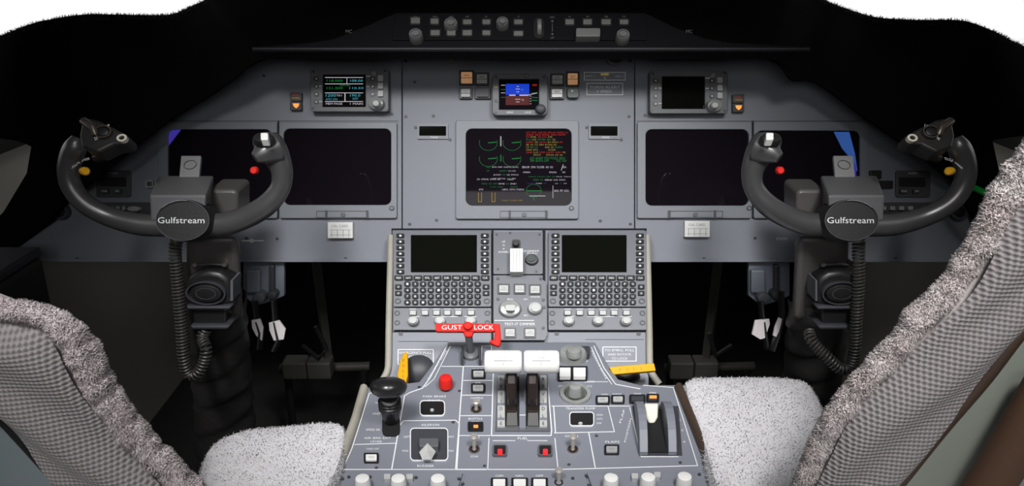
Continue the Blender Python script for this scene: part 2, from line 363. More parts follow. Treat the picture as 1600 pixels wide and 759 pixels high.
# ================================================================== GLARESHIELD
gs = thing('glareshield', 'black felt covered glareshield arching over the whole grey instrument panel', 'glareshield', P(800, 75, 1.4))
low = [(-150, 205, 1.22), (0, 216, 1.24), (50, 230, 1.26), (70, 258, 1.28), (92, 290, 1.29), (122, 302, 1.30), (175, 261, 1.29), (262, 192, 1.28), (330, 150, 1.27), (368, 124, 1.25), (392, 104, 1.24), (430, 92, 1.225), (540, 85, 1.225), (800, 83, 1.225),
       (1060, 85, 1.225), (1180, 92, 1.225), (1216, 102, 1.24), (1236, 126, 1.25), (1275, 131, 1.27), (1350, 185, 1.28), (1430, 240, 1.29), (1480, 278, 1.30), (1508, 280, 1.29), (1535, 228, 1.27), (1600, 212, 1.25), (1750, 200, 1.22)]
crest = [(-150, 112), (0, 56), (35, 42), (60, 34), (80, 30), (110, 25), (145, 22), (200, 23), (262, 23), (290, 14), (320, 0), (350, -16), (540, -42), (800, -46),
         (1060, -42), (1220, -34), (1262, -14), (1290, 1), (1330, 16), (1370, 27), (1430, 31), (1490, 31), (1520, 36), (1560, 52), (1600, 72), (1750, 135)]
lo = catmull(low, 5); cr_ = catmull([(x, y, 0) for x, y in crest], 5)
sk = MB(); rows = []
def CS(x): return 1 - .55 * min(1, max(0, abs(x - 800) / 800 - .55) / .45)
for L_, K_ in zip(lo, cr_):
    lx, ly, ld = L_; kx, ky, _ = K_; r = [P(lx, ly - 3, 1.349), P(lx, ly, ld + .01), P(lx, ly - 3, ld)]
    for t in (.12, .3, .5, .7, .86, .95, 1.0):
        e = t ** 1.6; dd = ld + (1.72 - ld) * e * .95 * CS(kx); r.append(P(lx + (kx - lx) * t, ly - 3 + (ky - ly + 3) * t, dd))
    dk = ld + (1.72 - ld) * .95 * CS(kx); r += [P(kx, ky + 12, dk + .15), P(kx, ky + 80, dk + .3)]; rows.append(r)
rows = [[V((max(-1.21, min(1.21, p.x)), min(p.y, 2.2), p.z)) for p in r] for r in rows]; nr = len(rows[0])
sk.add([p for r in rows for p in r], [(i * nr + j, i * nr + j + 1, (i + 1) * nr + j + 1, (i + 1) * nr + j) for i in range(len(rows) - 1) for j in range(nr - 1)], felt)
sk.build('cover', gs, smooth=True)
for pts_ in ([(48, 222), (112, 298), (78, 345), (-70, 450), (-70, 405), (4, 330), (40, 270)], [(1552, 215), (1495, 285), (1528, 345), (1670, 450), (1670, 405), (1596, 330), (1562, 262)]):
    m = MB(); AF = Face(200, 1.31, 460, 1.33); m.poly(AF, pts_, 0, felt, base=-.02); m.build('side_arm', gs, bevel=.004)
fz = MB(); sel = range(6, 10)
fz.add([p for r in rows for p in r], [(i * nr + j, i * nr + j + 1, (i + 1) * nr + j + 1, (i + 1) * nr + j) for i in range(len(rows) - 1) for j in (8, 9)], felt)
fz.sign = 1
_n = (rows[20][8] - rows[20][7]).cross(rows[21][7] - rows[20][7])
fz.sign = 1 if _n.z > 0 else -1
_f = furmesh(fz, 22000, .007, .0012, furb, 'felt_fringe', gs, tilt=.5); _f['label'] = 'short fuzzy fibres along the crest'
# control panel inset in the glareshield
gp = thing('glareshield_control_panel', 'dark autopilot control panel with dim buttons and knobs in the glareshield', 'control panel', GP.at(800, 60, 0))
m = MB(); m.poly(GP, [(618, 20), (1008, 20), (1012, 62), (612, 62)], .003, mat('glareshield_dark_paint', (.006, .006, .0075), .7, bump=.2, var=.1, spec=.1), base=-.02); m.build('faceplate', gp, bevel=.0015)
m = MB(); hz = [(400, 77), (405, 71), (480, 66), (520, 60), (575, 38), (618, 19), (1008, 19), (1052, 40), (1100, 58), (1140, 65), (1240, 70), (1262, 77)]
m.poly(GP, hz, 0, mat('glareshield_dark_paint', (.007, .007, .0085), .6, bump=.2, var=.1, spec=.15), base=-.03); m.build('surround', gp, bevel=.003)
m = MB(); m.tube([GP.at(x, 77 + .0 * x, .002) for x in np.linspace(395, 1265, 12)], .0035, mat('glareshield_lip_paint', (.010, .010, .013), .5, bump=.1, var=.1, spec=.25), 8); m.build('lip', gp)
def cap(F_, x, y, wd, hg, h, mt, parent, name='push_button', well=black, txt=None, label=None, tm=dink, framepx=2):
    m = MB(); m.box(F_, x - wd / 2 - framepx, y - hg / 2 - framepx, x + wd / 2 + framepx, y + hg / 2 + framepx, h * .55, well, r=1)
    m.box(F_, x - wd / 2, y - hg / 2, x + wd / 2, y + hg / 2, h, mt, base=h * .5, r=.8)
    if txt: m.text(F_, txt, x, y, hg * .42, tm, h=h + .0004, wpx=wd * .7)
    return m.build(name, parent, label=label)
for x, y, wd, hg in ((649, 32, 14, 9), (679, 33, 12, 8), (730, 34, 13, 7), (760, 34, 12, 7), (810, 34, 13, 7), (680, 51, 14, 8), (705, 51, 13, 8), (730, 51, 14, 8), (760, 51, 12, 7), (810, 52, 14, 7), (890, 34, 13, 8), (918, 34, 13, 8), (947, 34, 14, 8), (975, 34, 13, 7)):
    cap(GP, x, y, wd, hg, .008, dimc, gp)
for x, y, r in ((704, 34, 11), (785, 32, 10), (649, 51, 11), (974, 52, 11)):
    m = MB(); m.knob(GP, x, y, r, .018, dimc); m.ring(GP, x, y, r * .6, r * .7, .0195, midgrey); m.dot(GP, x, y, r * .5, .02, dimc); m.build('rotary_knob', gp, smooth=True)
m = MB(); m.box(GP, 900, 43.5, 938, 56.5, .016, dimc, r=2, base=0); m.build('long_knob', gp, bevel=.001)
m = MB(); m.box(GP, 834, 28, 850, 60, .005, gap, r=7); m.build('wheel_slot', gp)
m = MB(); c = GP.at(842, 44, .002); m.lathe(c - RT * .003, RT, [(.012, 0), (.0135, .001), (.0135, .006), (.012, .007)], dimc, 28, 1, 1); m.build('thumb_wheel', gp)
m = MB(); m.text(GP, 'DN', 863, 27, 3, dimc, h=.0045); m.text(GP, 'UP', 863, 59, 3, dimc, h=.0045); m.dot(GP, 863, 33, 1.6, .0055, dimc); m.dot(GP, 863, 53, 1.6, .0055, dimc); m.line(GP, [(863, 37), (863, 49)], .7, dimc, .005)
m.build('scale_marking', gp)
for x in (545, 1077): m = MB(); m.text(GP, 'MC', x, 49, 5, dimc, h=.001); m.build('lettering', gp)
for x, t in ((649, 'CRS'), (680, 'HDG'), (705, 'NAV'), (730, 'APP'), (760, 'BC'), (810, 'VS'), (890, 'AP'), (918, 'YD'), (947, 'TRB'), (975, 'CPL')): m = MB(); m.text(GP, t, x, 26, 2.4, dimc, h=.0045); m.build('lettering', gp)
# ================================================================== MAIN INSTRUMENT PANEL
ip = thing('instrument_panel', 'wide blue-grey painted metal instrument panel across the cockpit front', 'instrument panel', P(800, 408, 1.35))
def pnl(name, pts, lab=None):
    m = MB(); m.poly(MP, pts, 0, panel, base=-.012); return m.build(name, ip, bevel=.0008, label=lab)
pnl('panel_section', [(629, 80), (991, 80), (991, 357), (629, 357)], 'centre section')
pnl('panel_section', [(627.5, 80), (627.5, 357), (612, 357), (612, 408.5), (30, 408.5), (10, 396), (60, 330), (66, 255), (200, 200), (300, 120), (400, 80)], 'left section')
pnl('panel_section', [(992.5, 80), (1200, 80), (1300, 120), (1400, 200), (1532, 255), (1540, 330), (1590, 396), (1570, 408.5), (1010, 408.5), (1010, 357), (992.5, 357)], 'right section')
m = MB(); m.box(MP, 30, 404, 612, 409.5, .006, panel, base=-.03); m.box(MP, 1010, 404, 1570, 409.5, .006, panel, base=-.03); m.build('lower_flange', ip, bevel=.001)
m = MB()
for x, y in ((412, 118), (648, 128), (634, 182), (677, 181), (682, 344), (983, 182), (938, 345), (1008, 180), (612, 178), (433, 373), (1180, 372), (640, 350), (120, 404), (540, 404), (1100, 404), (1400, 404), (300, 404), (985, 350), (634, 95), (985, 95), (385, 372)):
    m = MB(); m.dot(MP, x, y, 2.6, .0012, dkgrey); m.line(MP, [(x - 1.6, y - 1), (x + 1.6, y + 1)], .7, black, .0014); m.build('screw_head', ip)
m = MB(); m.line(MP, [(378, 376), (412, 376)], 1.2, ink); m.line(MP, [(412, 350), (412, 376)], 1, inkd); m.ring(MP, 393, 376, 2, 3.5, .002, ivory)
m.line(MP, [(1198, 357), (1198, 379), (1242, 379)], 1, inkd); m.text(MP, 'STATIC', 1222, 373, 4, ink)
m.line(MP, [(435, 189), (435, 341)], 2.4, gap, .0008); m.line(MP, [(1176, 189), (1176, 341)], 2.4, gap, .0008)
m.line(MP, [(612, 357.8), (1010, 357.8)], 1.6, gap, .0008)
m.line(MP, [(262, 189), (622, 189)], 1, dkgrey, .0006); m.line(MP, [(995, 189), (1345, 189)], 1, dkgrey, .0006); m.line(MP, [(270, 187), (270, 189)], 1, dkgrey)
m.build('engraving', ip)
# strip lamp under the lip and round vent
m = MB(); m.box(MP, 705, 81, 900, 88, .03, dkgrey, r=1); tag(m.build('strip_lamp_housing', bevel=.001, loc=MP.at(800, 85)), 'dark strip lamp housing under the glareshield lip, above the centre section', 'lamp housing')
m = MB(); m.dot(MP, 703, 86, 3, .03, metal); tag(m.build('lamp_stud', loc=MP.at(703, 86)), 'tiny bright stud left of the strip lamp housing', 'stud')
m = MB(); m.knob(MP, 962, 88, 13, .02, dkgrey); m.ring(MP, 962, 88, 11, 12.5, .022, midgrey, seg=30); tag(m.build('air_vent', smooth=True, loc=MP.at(962, 88)), 'dark round vent tucked under the glareshield right of centre', 'vent')

def handle(parent, x0, y0, x1, y1, flip):
    m = MB(); m.frame(MP, (x0, y0, x1, y1), (x0 + 1, y0 + 1, x1 - 1, y1 - 1), .0095, midgrey, base=.008, ro=1, ri=1)
    xm = x0 + 14 if not flip else x1 - 14; m.box(MP, xm, y0 - .5, xm + 3, y1 + 1, .0105, dkgrey, base=.008); m.box(MP, (x0 + x1) / 2 - 3, y0 + 3, (x0 + x1) / 2 + 4, y1 - 2, .0105, midgrey, base=.008, r=2)
    m.box(MP, x1 - 4 if not flip else x0 + 2, y0 - .5, x1 - 1 if not flip else x0 + 5, y1 + 1, .0105, dkgrey, base=.008)
    return m.build('latch', parent, bevel=.0002)
def display(o, scr, lab, gfx=None, hx=None, knobx=None, flip=False):
    t = thing('flight_display', lab, 'display', MP.at((o[0] + o[2]) / 2, o[3], 0), 'large square displays of the main panel')
    m = MB(); m.frame(MP, o, scr, .008, bezel, hin=.0012, ro=3, ri=10, n=6); m.build('bezel', t, bevel=.0012)
    m = MB(); m.box(MP, scr[0] - 2, scr[1] - 2, scr[2] + 2, scr[3] + 2, .0035, glass, base=0, r=8)
    if gfx: gfx(m)
    m.build('screen', t)
    if hx: handle(t, hx[0], 329, hx[1], 340, flip)
    if knobx:
        m = MB(); m.ring(MP, knobx, 325, 2.4, 4, .010, dkgrey, base=.0075); m.dot(MP, knobx, 325, 2.2, .0095, bezel, base=.0075); m.build('light_sensor', t)
    return t
SH = .0042
def g1(m): m.poly(MP, [(263, 204), (283, 202), (263, 228)], SH, evio, base=.0034)  # glowing wedge stands in for a sky reflection on the glass
def g5(m):  # glowing patches painted as blue sky reflected in the blank screen
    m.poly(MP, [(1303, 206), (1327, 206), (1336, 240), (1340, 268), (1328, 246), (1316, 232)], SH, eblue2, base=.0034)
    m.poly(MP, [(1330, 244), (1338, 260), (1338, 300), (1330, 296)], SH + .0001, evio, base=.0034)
def g3(m):
    def arc(x, y, r, a0, a1, mt, sv=.85): m.ring(MP, x, y, r - .28, r + .28, SH, mt, sv=sv, a0=a0, a1=a1, seg=18, base=.0034)
    for x, y in ((763, 223), (800, 223), (763, 248), (800, 248)):
        arc(x, y, 14, 160, 380, eg); m.line(MP, [(x, y), (x + 12, y - 1)], 1.4, eg, SH)
    for x in (782, 783): m.line(MP, [(x, 213), (x, 228)], .7, ew, SH); m.line(MP, [(x, 242), (x, 252)], .7, eg, SH)
    R_ = random.Random(3)
    def row(y, x0, x1, cols, hgt=2.6, dens=.72):
        x = x0
        while x < x1:
            n = R_.choice((2, 3, 4, 5)); wd = n * 2.3
            if R_.random() < dens: m.text(MP, ''.join(R_.choice('ABCEFGHILNOPRSTU') if R_.random() < .6 else R_.choice('0123456789') for _ in range(n)), x + wd / 2, y, hgt, R_.choice(cols), h=SH, wpx=wd)
            x += wd + 2.2
    for y, cs, x1, dn in ((207, [er], 886, 1), (210.5, [er], 874, 1), (214, [ey, er], 862, 1), (218, [ey, eg], 868, .95), (222, [er, ey], 876, .95), (226, [ey], 868, .95), (230, [eg, ey], 880, .95), (234, [ey], 875, .95), (238, [ey, er], 885, .8), (242, [ey], 884, .5)):
        row(y, 822, x1, cs, 2.5, dn)
    row(247, 828, 882, [eg, ew], 3.5, .9); row(251, 828, 880, [eg], 3.5, .9)
    row(261, 816, 880, [ew], 3.2, .8); row(269, 817, 880, [ew], 2.4, .35); row(276, 826, 882, [eg, ew], 1.6, .9); row(281, 826, 882, [ew, eg], 2.2, .7); row(286.5, 824, 882, [ew, evio], 1.6, .9)
    for y in (261, 267, 273, 279): row(y, 760, 806, [eg, ew], 2, .8)
    row(280, 745, 800, [ew], 2.4, .8); row(287, 752, 806, [ew, eg], 2.2, .8); row(292, 752, 800, [eg], 1.6, .5); row(296, 748, 820, [ew], 2.6, .75)
    for x in (750, 771):
        for q in (-2.4, 2.4): m.line(MP, [(x + q, 301), (x + q, 315)], 1, ey, SH)
        m.line(MP, [(x - 2.4, 315), (x + 2.4, 315)], 1, ey, SH)
    row(313, 784, 818, [ey], 2, .95)
    arc(834, 298, 12, 0, 360, eg); m.line(MP, [(823, 298), (846, 298)], 1.4, eg, SH); m.line(MP, [(827, 306), (852, 306)], 1, ew, SH); m.line(MP, [(834, 306), (834, 313)], 1.2, eg, SH)
    m.line(MP, [(864, 290), (864, 309)], .8, ew, SH); row(298, 866, 882, [ew], 3.5, 1); m.line(MP, [(880, 257), (877, 266)], .9, ew, SH); row(262, 744, 756, [ew], 2, .0)
display((247, 191, 433, 341), (262, 202, 424, 320), 'blank flight display behind the left yoke, violet reflection painted in its corner', g1, None, None)
display((437, 191, 620, 341), (443, 201, 611, 320), 'blank flight display between the left yoke and the centre section', None, (494, 576), 612)
display((712, 188, 904, 342), (728, 201, 893, 321), 'lit engine display with green, red and white readouts at panel centre', g3, (781, 856), 893)
display((996, 190, 1174, 341), (1009, 202, 1170, 321), 'blank flight display between the centre section and the right yoke', None, (1043, 1130), 1171, True)
display((1178, 190, 1356, 341), (1181, 204, 1344, 322), 'blank flight display behind the right yoke, blue reflection painted in its corner', g5, None, None)
# chart clips seen behind yokes are on the yokes; radio tuning units
def radio(x0, y0, lab, lit):
    t = thing('radio_tuning_unit', lab, 'radio unit', MP.at(x0 + 60, y0 + 68), 'radio tuning units')
    m = MB(); m.frame(MP, (x0, y0, x0 + 122, y0 + 67), (x0 + 19, y0 + 9, x0 + 86, y0 + 60), .022, midgrey, hin=.016, ro=4, ri=1); m.build('bezel', t, bevel=.001)
    m = MB(); m.box(MP, x0 + 18, y0 + 8, x0 + 87, y0 + 61, .0175, glassg)
    h = .0182; X, Y = x0 + 20, y0 + 9
    if lit:
        def T(s, x, y, c, hg=3.4, wd=None): m.text(MP, s, X + x, Y + y, hg, c, h=h, wpx=wd)
        for y in (5, 15, 29, 42.5): m.line(MP, [(X + 3, Y + y), (X + 62, Y + y)], .9, ew, h)
        m.line(MP, [(X + 34, Y + 29), (X + 34, Y + 42)], 1.4, ew, h); m.line(MP, [(X + 37, Y + 5), (X + 37, Y + 15)], .8, ew, h)
        T('118.000', 18, 10, eg, 3.6, 25); T('108.00', 52, 10, ec, 3.6, 20); T('121.500', 18, 21.5, eg, 3.4, 25); T('110.50', 52, 21.5, ec, 3.2, 22); T('COM NAV', 34, 17.5, eg, 2.4, 16)
        T('1200', 12, 33, ec, 4.2, 16); T('TX-1', 25, 33, ew, 3, 8); T('190.0', 50, 33, ec, 4, 16); T('ADF', 50, 38, ec, 3, 9); T('ATC ON', 13, 39, ec, 3, 18); T('MEM PAGE', 17, 46, ew, 3, 26); T('1 MAIN', 52, 46, ew, 3, 20)
    m.build('screen', t)
    for i in range(4):
        for x, ok in ((x0 + 9, 1), (x0 + 97, i < 3)):
            if not ok: continue
            q = MB(); y = y0 + 16 + 12 * i; q.box(MP, x - 4, y - 3, x + 4, y + 3, .0235, black, base=.021, r=2); q.box(MP, x - 1.5, y - 1.4, x + 1.8, y + 1.4, .0245, offw, base=.022); q.build('line_key', t)
    for i in range(3):
        q = MB(); y = y0 + 14.5 + 12 * i; q.box(MP, x0 + 105.5, y - 4, x0 + 113.5, y + 5, .026, offw, base=.021, r=1); q.build('push_button', t)
    q = MB(); q.knob(MP, x0 + 99, y0 + 7, 4.5, .030, clearp, base=.02); q.build('small_knob', t, smooth=True)
    q = MB(); q.knob(MP, x0 + 102, y0 + 54, 13, .034, clearp, base=.021, sv=.8); k = q.build('tuning_knob', t, smooth=True)
    q = MB(); q.knob(MP, x0 + 102, y0 + 54, 6.5, .047, offw, base=.034, sv=.85); q.build('inner_knob', k, smooth=True)
    q = MB(); q.line(MP, [(x0 + 12, y0 + 27.5), (x0 + 18, y0 + 27.5)], 1, ink, .0225); q.line(MP, [(x0 + 12, y0 + 51.5), (x0 + 18, y0 + 51.5)], 1, ink, .0225); q.line(MP, [(x0 + 87, y0 + 12), (x0 + 93, y0 + 12)], 1.4, ink, .0225); q.line(MP, [(x0 + 87, y0 + 28), (x0 + 92, y0 + 28)], 1, ink, .0225)
    for a, b2 in ((4, 62), (117, 4), (5, 5), (117, 63)): q.dot(MP, x0 + a, y0 + b2, 2, .0226, black)
    q.build('markings', t)
radio(485, 107, 'radio tuning unit with a lit green and white screen, upper left panel', True)
radio(1015.5, 110, 'radio tuning unit with a blank screen, upper right panel', False)
# standby attitude display
t = thing('standby_attitude_display', 'small square standby display showing blue sky over brown ground at top centre', 'standby display', MP.at(811, 180))
m = MB(); m.frame(MP, (769, 115, 856, 180), (780, 123, 842, 171), .022, midgrey, hin=.015, ro=7, ri=1); m.build('bezel', t, bevel=.0012)
m = MB(); m.box(MP, 779, 122, 843, 172, .017, glass); h = .0178
m.poly(MP, [(790, 131), (827, 131), (827, 148), (790, 148)], h, eb, base=.0165); m.poly(MP, [(790, 149.5), (827, 149.5), (827, 164), (790, 164)], h, ebr, base=.0165)
m.line(MP, [(796, 148.7), (805, 148.7)], 1.8, ew, h + .0004); m.line(MP, [(812, 148.7), (825, 148.7)], 1.8, ew, h + .0004); m.line(MP, [(825, 148.5), (839, 145)], 1, ew, h + .0004)
for y, wd in ((135, 3), (139, 6), (143.5, 4), (155, 8), (159, 5)): m.line(MP, [(809 - wd / 2, y), (809 + wd / 2, y)], .9, ew, h + .0004)
m.text(MP, '10', 816, 140, 3, ec, h=h + .0004); m.text(MP, '10', 817, 156, 3, ew, h=h + .0004)
for y in (133, 140, 145, 152): m.line(MP, [(783, y), (789, y)], .8, (eg, ew)[y % 2], h)
for y in (132, 133.5): m.line(MP, [(832, y), (839, y)], .8, er, h)
for y in (145, 152, 156.5): m.line(MP, [(831, y), (840, y + .6)], .9, eg, h)
for y in range(150, 166, 4): m.line(MP, [(828, y), (830, y)], .8, ew, h)
m.build('screen', t)
m = MB(); m.knob(MP, 845, 169, 8.5, .036, dkgrey, base=.02); m.build('adjust_knob', t, smooth=True)
m = MB(); m.text(MP, 'BARO', 797, 175.5, 3.2, ink, h=.0226, wpx=10); m.text(MP, 'CAGE', 825, 175.5, 3.2, ink, h=.0226, wpx=10); m.dot(MP, 823, 118, 3, .0235, black); m.dot(MP, 823, 118, 1, .024, ink); m.line(MP, [(773, 136), (777, 136)], 1, ey, .0226); m.dot(MP, 775, 157, 3, .0235, black)
for a, b2 in ((775, 120), (850, 120), (775, 176), (850, 176)): m.dot(MP, a, b2, 2.4, .0228, black)
m.build('markings', t)
# annunciator switches around it
AN = [(729, 121, 17, 17, eorg, 'peach lit square push switch at the upper left of the standby display', 'HDG'), (753, 123, 16, 14, offw, 'dim grey square push switch next to the standby display, upper left', 'REV'), (727.5, 145, 14, 12, offw, 'pale square push switch below the peach one, left of the standby display', 'I'),
      (754, 145, 18, 12, dkgrey, 'unlit black push switch below the dim grey one, left of the standby display', None), (871, 124, 16, 13, offw, 'grey square push switch directly right of the standby display, upper row', 'ATT'), (895, 123, 15, 17, eorg, 'peach lit guarded push switch at the upper right of the standby display', 'ALT'), (870.5, 145.5, 16, 12, white, 'bright white square push switch right of the standby display, lower row', 'TEST')]
for x, y, wd, hg, mt, lab, s in AN:
    t = thing('push_switch', lab, 'switch', MP.at(x, y), 'square push switches beside the standby display'); m = MB(); m.box(MP, x - wd / 2 - 3, y - hg / 2 - 3, x + wd / 2 + 3, y + hg / 2 + 3, .008, black, r=1); m.build('housing', t, bevel=.0006)
    m = MB(); m.box(MP, x - wd / 2, y - hg / 2, x + wd / 2, y + hg / 2, .013, mt, base=.008, r=1)
    if s: m.text(MP, s, x, y - hg * .2, 3, dink, h=.0136); m.line(MP, [(x - wd / 2, y + .5), (x + wd / 2, y + .5)], .7, dink, .0134)
    m.build('cap', t)
t = thing('knob_light', 'dark green-black knob with a tiny white dot, right of the white push switch', 'knob', MP.at(895, 145)); m = MB(); m.box(MP, 886, 137, 905, 153, .012, mat('dark_green_plastic', (.01, .025, .018), .4, bump=.1, var=.1), r=4); m.build('body', t, bevel=.001)
m = MB(); m.dot(MP, 894, 142, 1.5, .013, white, base=.011); m.build('dot', t)
# placards
def plac(x0, y0, x1, y1, lines, lab, name='engraved_placard'):
    m = MB(); m.box(MP, x0, y0, x1, y1, .001, panel); m.line(MP, [(x0 + 1, y0 + 1), (x1 - 1, y0 + 1), (x1 - 1, y1 - 1), (x0 + 1, y1 - 1), (x0 + 1, y0 + 1)], 1.1, ink, .0014)
    for s, x, y, hg, wd, mt in lines: m.text(MP, s, x, y, hg, mt, h=.0014, wpx=wd)
    return tag(m.build(name, loc=MP.at((x0 + x1) / 2, y1)), lab, 'placard', 'engraved placards at the upper right of the centre section')
plac(912, 112, 978, 126, [('ATT 1', 922, 119, 3, 14, ink), ('NORM', 945, 116, 4, 12, ey), ('v', 945, 122, 4, None, ink), ('ADC 2', 968, 119, 3, 14, ink)], 'upper narrow engraved placard with pale border at the upper right of the centre section')
plac(916, 129, 974, 149, [('TURN ALERT', 945, 136, 4, 48, ink), ('V SPEED', 944, 142.5, 4, 24, ink)], 'lower engraved placard with two lines of white text, upper right of centre')
# clocks
for x0, lab in ((654, 'small blank digital readout left of the engine display'), (922, 'small blank digital readout right of the engine display')):
    t = thing('digital_readout', lab, 'readout', MP.at(x0 + 22, 215), 'small digital readouts'); m = MB(); m.frame(MP, (x0 - 2, 193, x0 + 46, 217), (x0 + 1, 197, x0 + 43, 212), .004, bezel, ro=1, ri=1, hin=0)
    m.text(MP, 'TIME', x0 + 24, 214.6, 2.4, ink, h=.0045, wpx=12); m.text(MP, 'DIM', x0 + 39, 214.6, 1.8, inkd, h=.0045, wpx=6); m.build('frame', t, bevel=.0004)
    m = MB(); m.box(MP, x0 + .5, 196.5, x0 + 43.5, 212.5, .0022, glassg); m.build('screen', t)
    for a, b2 in ((-5, 199), (49, 218)):
        m = MB(); m.dot(MP, x0 + a, b2, 2.4, .002, dkgrey); m.build('screw', t)
# white cards
for x0, y0, lab in ((512, 347, 'small white card with a printed grid below the left inner display'), (1070, 345, 'small white card with a printed grid below the right inner display')):
    m = MB(); m.box(MP, x0, y0, x0 + 39, y0 + 25, .012, white); m.line(MP, [(x0 + 4, y0 + 12), (x0 + 36, y0 + 12)], .6, inkd, .0125); m.line(MP, [(x0 + 4, y0 + 20), (x0 + 36, y0 + 20)], .6, inkd, .0125)
    for k in range(4): m.line(MP, [(x0 + 6 + 9 * k, y0 + 12), (x0 + 6 + 9 * k, y0 + 23)], .8, inkd, .0125)
    m.text(MP, 'CAL CARD', x0 + 19, y0 + 6, 4, inkd, h=.0125, wpx=26)
    tag(m.build('calibration_card', loc=MP.at(x0 + 20, y0 + 25), bevel=.0004), lab, 'card', 'white calibration cards')
# master warning lights
for x0, y0, lab in ((453, 144, 'stacked pair of warning lights with glowing orange lower lamp, left of the left radio'), (1145, 147, 'stacked pair of warning lights with glowing orange lower lamp, right of the right radio')):
    t = thing('warning_light', lab, 'warning light', MP.at(x0 + 9, y0 + 28), 'master warning lights')
    m = MB(); m.box(MP, x0, y0, x0 + 18, y0 + 13.5, .010, black, r=1); m.text(MP, 'MSTR', x0 + 9, y0 + 5, 2.2, er, h=.0106, wpx=9); m.text(MP, 'WARN', x0 + 9, y0 + 9, 2.6, ey, h=.0106, wpx=12); m.build('upper_cap', t, bevel=.0006)
    m = MB(); m.box(MP, x0, y0 + 14.5, x0 + 18, y0 + 28, .010, black, r=1); m.poly(MP, [(x0 + 4, y0 + 17.5), (x0 + 14.5, y0 + 17.5), (x0 + 13, y0 + 22), (x0 + 9.5, y0 + 25), (x0 + 6, y0 + 22)], .0108, eamb, base=.0095); m.build('lower_cap', t, bevel=.0004)
# side panels behind yokes
for s, x0, lab in ((0, 150, 'dark inset standby audio panel seen through the left yoke'), (1, 1400, 'dark inset standby audio panel seen through the right yoke')):
    t = thing('audio_panel', lab, 'control panel', MP.at(x0 + 27, 308), 'side audio panels')
    m = MB(); m.box(MP, x0, 266, x0 + 54, 308, .004, mat('inset_grey', (.06, .063, .07), .5, bump=.1, var=.1), r=4); m.build('faceplate', t, bevel=.0006)
    m = MB(); m.box(MP, x0 + 6, 277, x0 + 46, 291, .007, black, r=1, base=.003); m.build('readout', t)
    for k in (12, 32):
        m = MB(); m.box(MP, x0 + k - 5, 295, x0 + k + 7, 302, .009, dkgrey, base=.003, r=1); m.text(MP, 'PHN' if k < 20 else 'SPK', x0 + k + 1, 298.5, 3, ink, h=.0095); m.build('push_button', t)
    m = MB(); m.text(MP, 'AUDIO', x0 + 26, 270.5, 2.4, ink, h=.0046, wpx=14); m.build('lettering', t)
# row of small switches under them, round gauges
t = thing('switch_strip', 'dark horizontal strip of small switches behind the left yoke bar', 'switch panel', MP.at(195, 332), 'side switch strips')
m = MB(); m.box(MP, 152, 316, 240, 334, .003, dkgrey, r=2); m.build('faceplate', t)
for k in range(4): m = MB(); m.box(MP, 163 + k * 9, 322, 169 + k * 9, 328, .010, inkd, r=1); m.build('toggle', t)
m = MB(); m.knob(MP, 208, 326, 11, .012, dimb, sv=.4); m.build('knob', t, smooth=True)
t = thing('switch_strip', 'dark horizontal strip with four pale small switches behind the right yoke bar', 'switch panel', MP.at(1410, 332), 'side switch strips')
m = MB(); m.box(MP, 1370, 316, 1462, 334, .003, dkgrey, r=2); m.build('faceplate', t)
for k in range(4): m = MB(); m.box(MP, 1377 + k * 14, 322, 1385 + k * 14, 328, .010, dimb, r=1); m.build('toggle', t)
m = MB(); m.box(MP, 227, 281, 239, 293, .006, dimb, r=1); m.box(MP, 229.5, 283.5, 236.5, 290.5, .0075, dkgrey, base=.005); tag(m.build('panel_switch', loc=MP.at(233, 293)), 'small pale square switch left of the left outer display', 'switch')
m = MB(); m.box(MP, 1360, 266, 1378, 279, .007, black, r=1); tag(m.build('panel_switch', loc=MP.at(1369, 279), bevel=.001), 'upper black square switch right of the right outer display', 'switch', 'black square switches')
m = MB(); m.box(MP, 1372, 282, 1396, 294, .007, black, r=1); tag(m.build('panel_switch', loc=MP.at(1384, 294), bevel=.001), 'lower black square switch right of the right outer display', 'switch', 'black square switches')
for x, y, lab in ((92, 331, 'dim round air outlet below the left yoke horn at the panel end'), (1500, 331, 'dim round air outlet below the right yoke horn at the panel end')):
    m = MB(); m.ring(MP, x, y, 9, 14, .012, dkgrey); m.knob(MP, x, y, 8, .01, black); tag(m.build('air_outlet', smooth=True, loc=MP.at(x, y)), lab, 'vent', 'round air outlets')
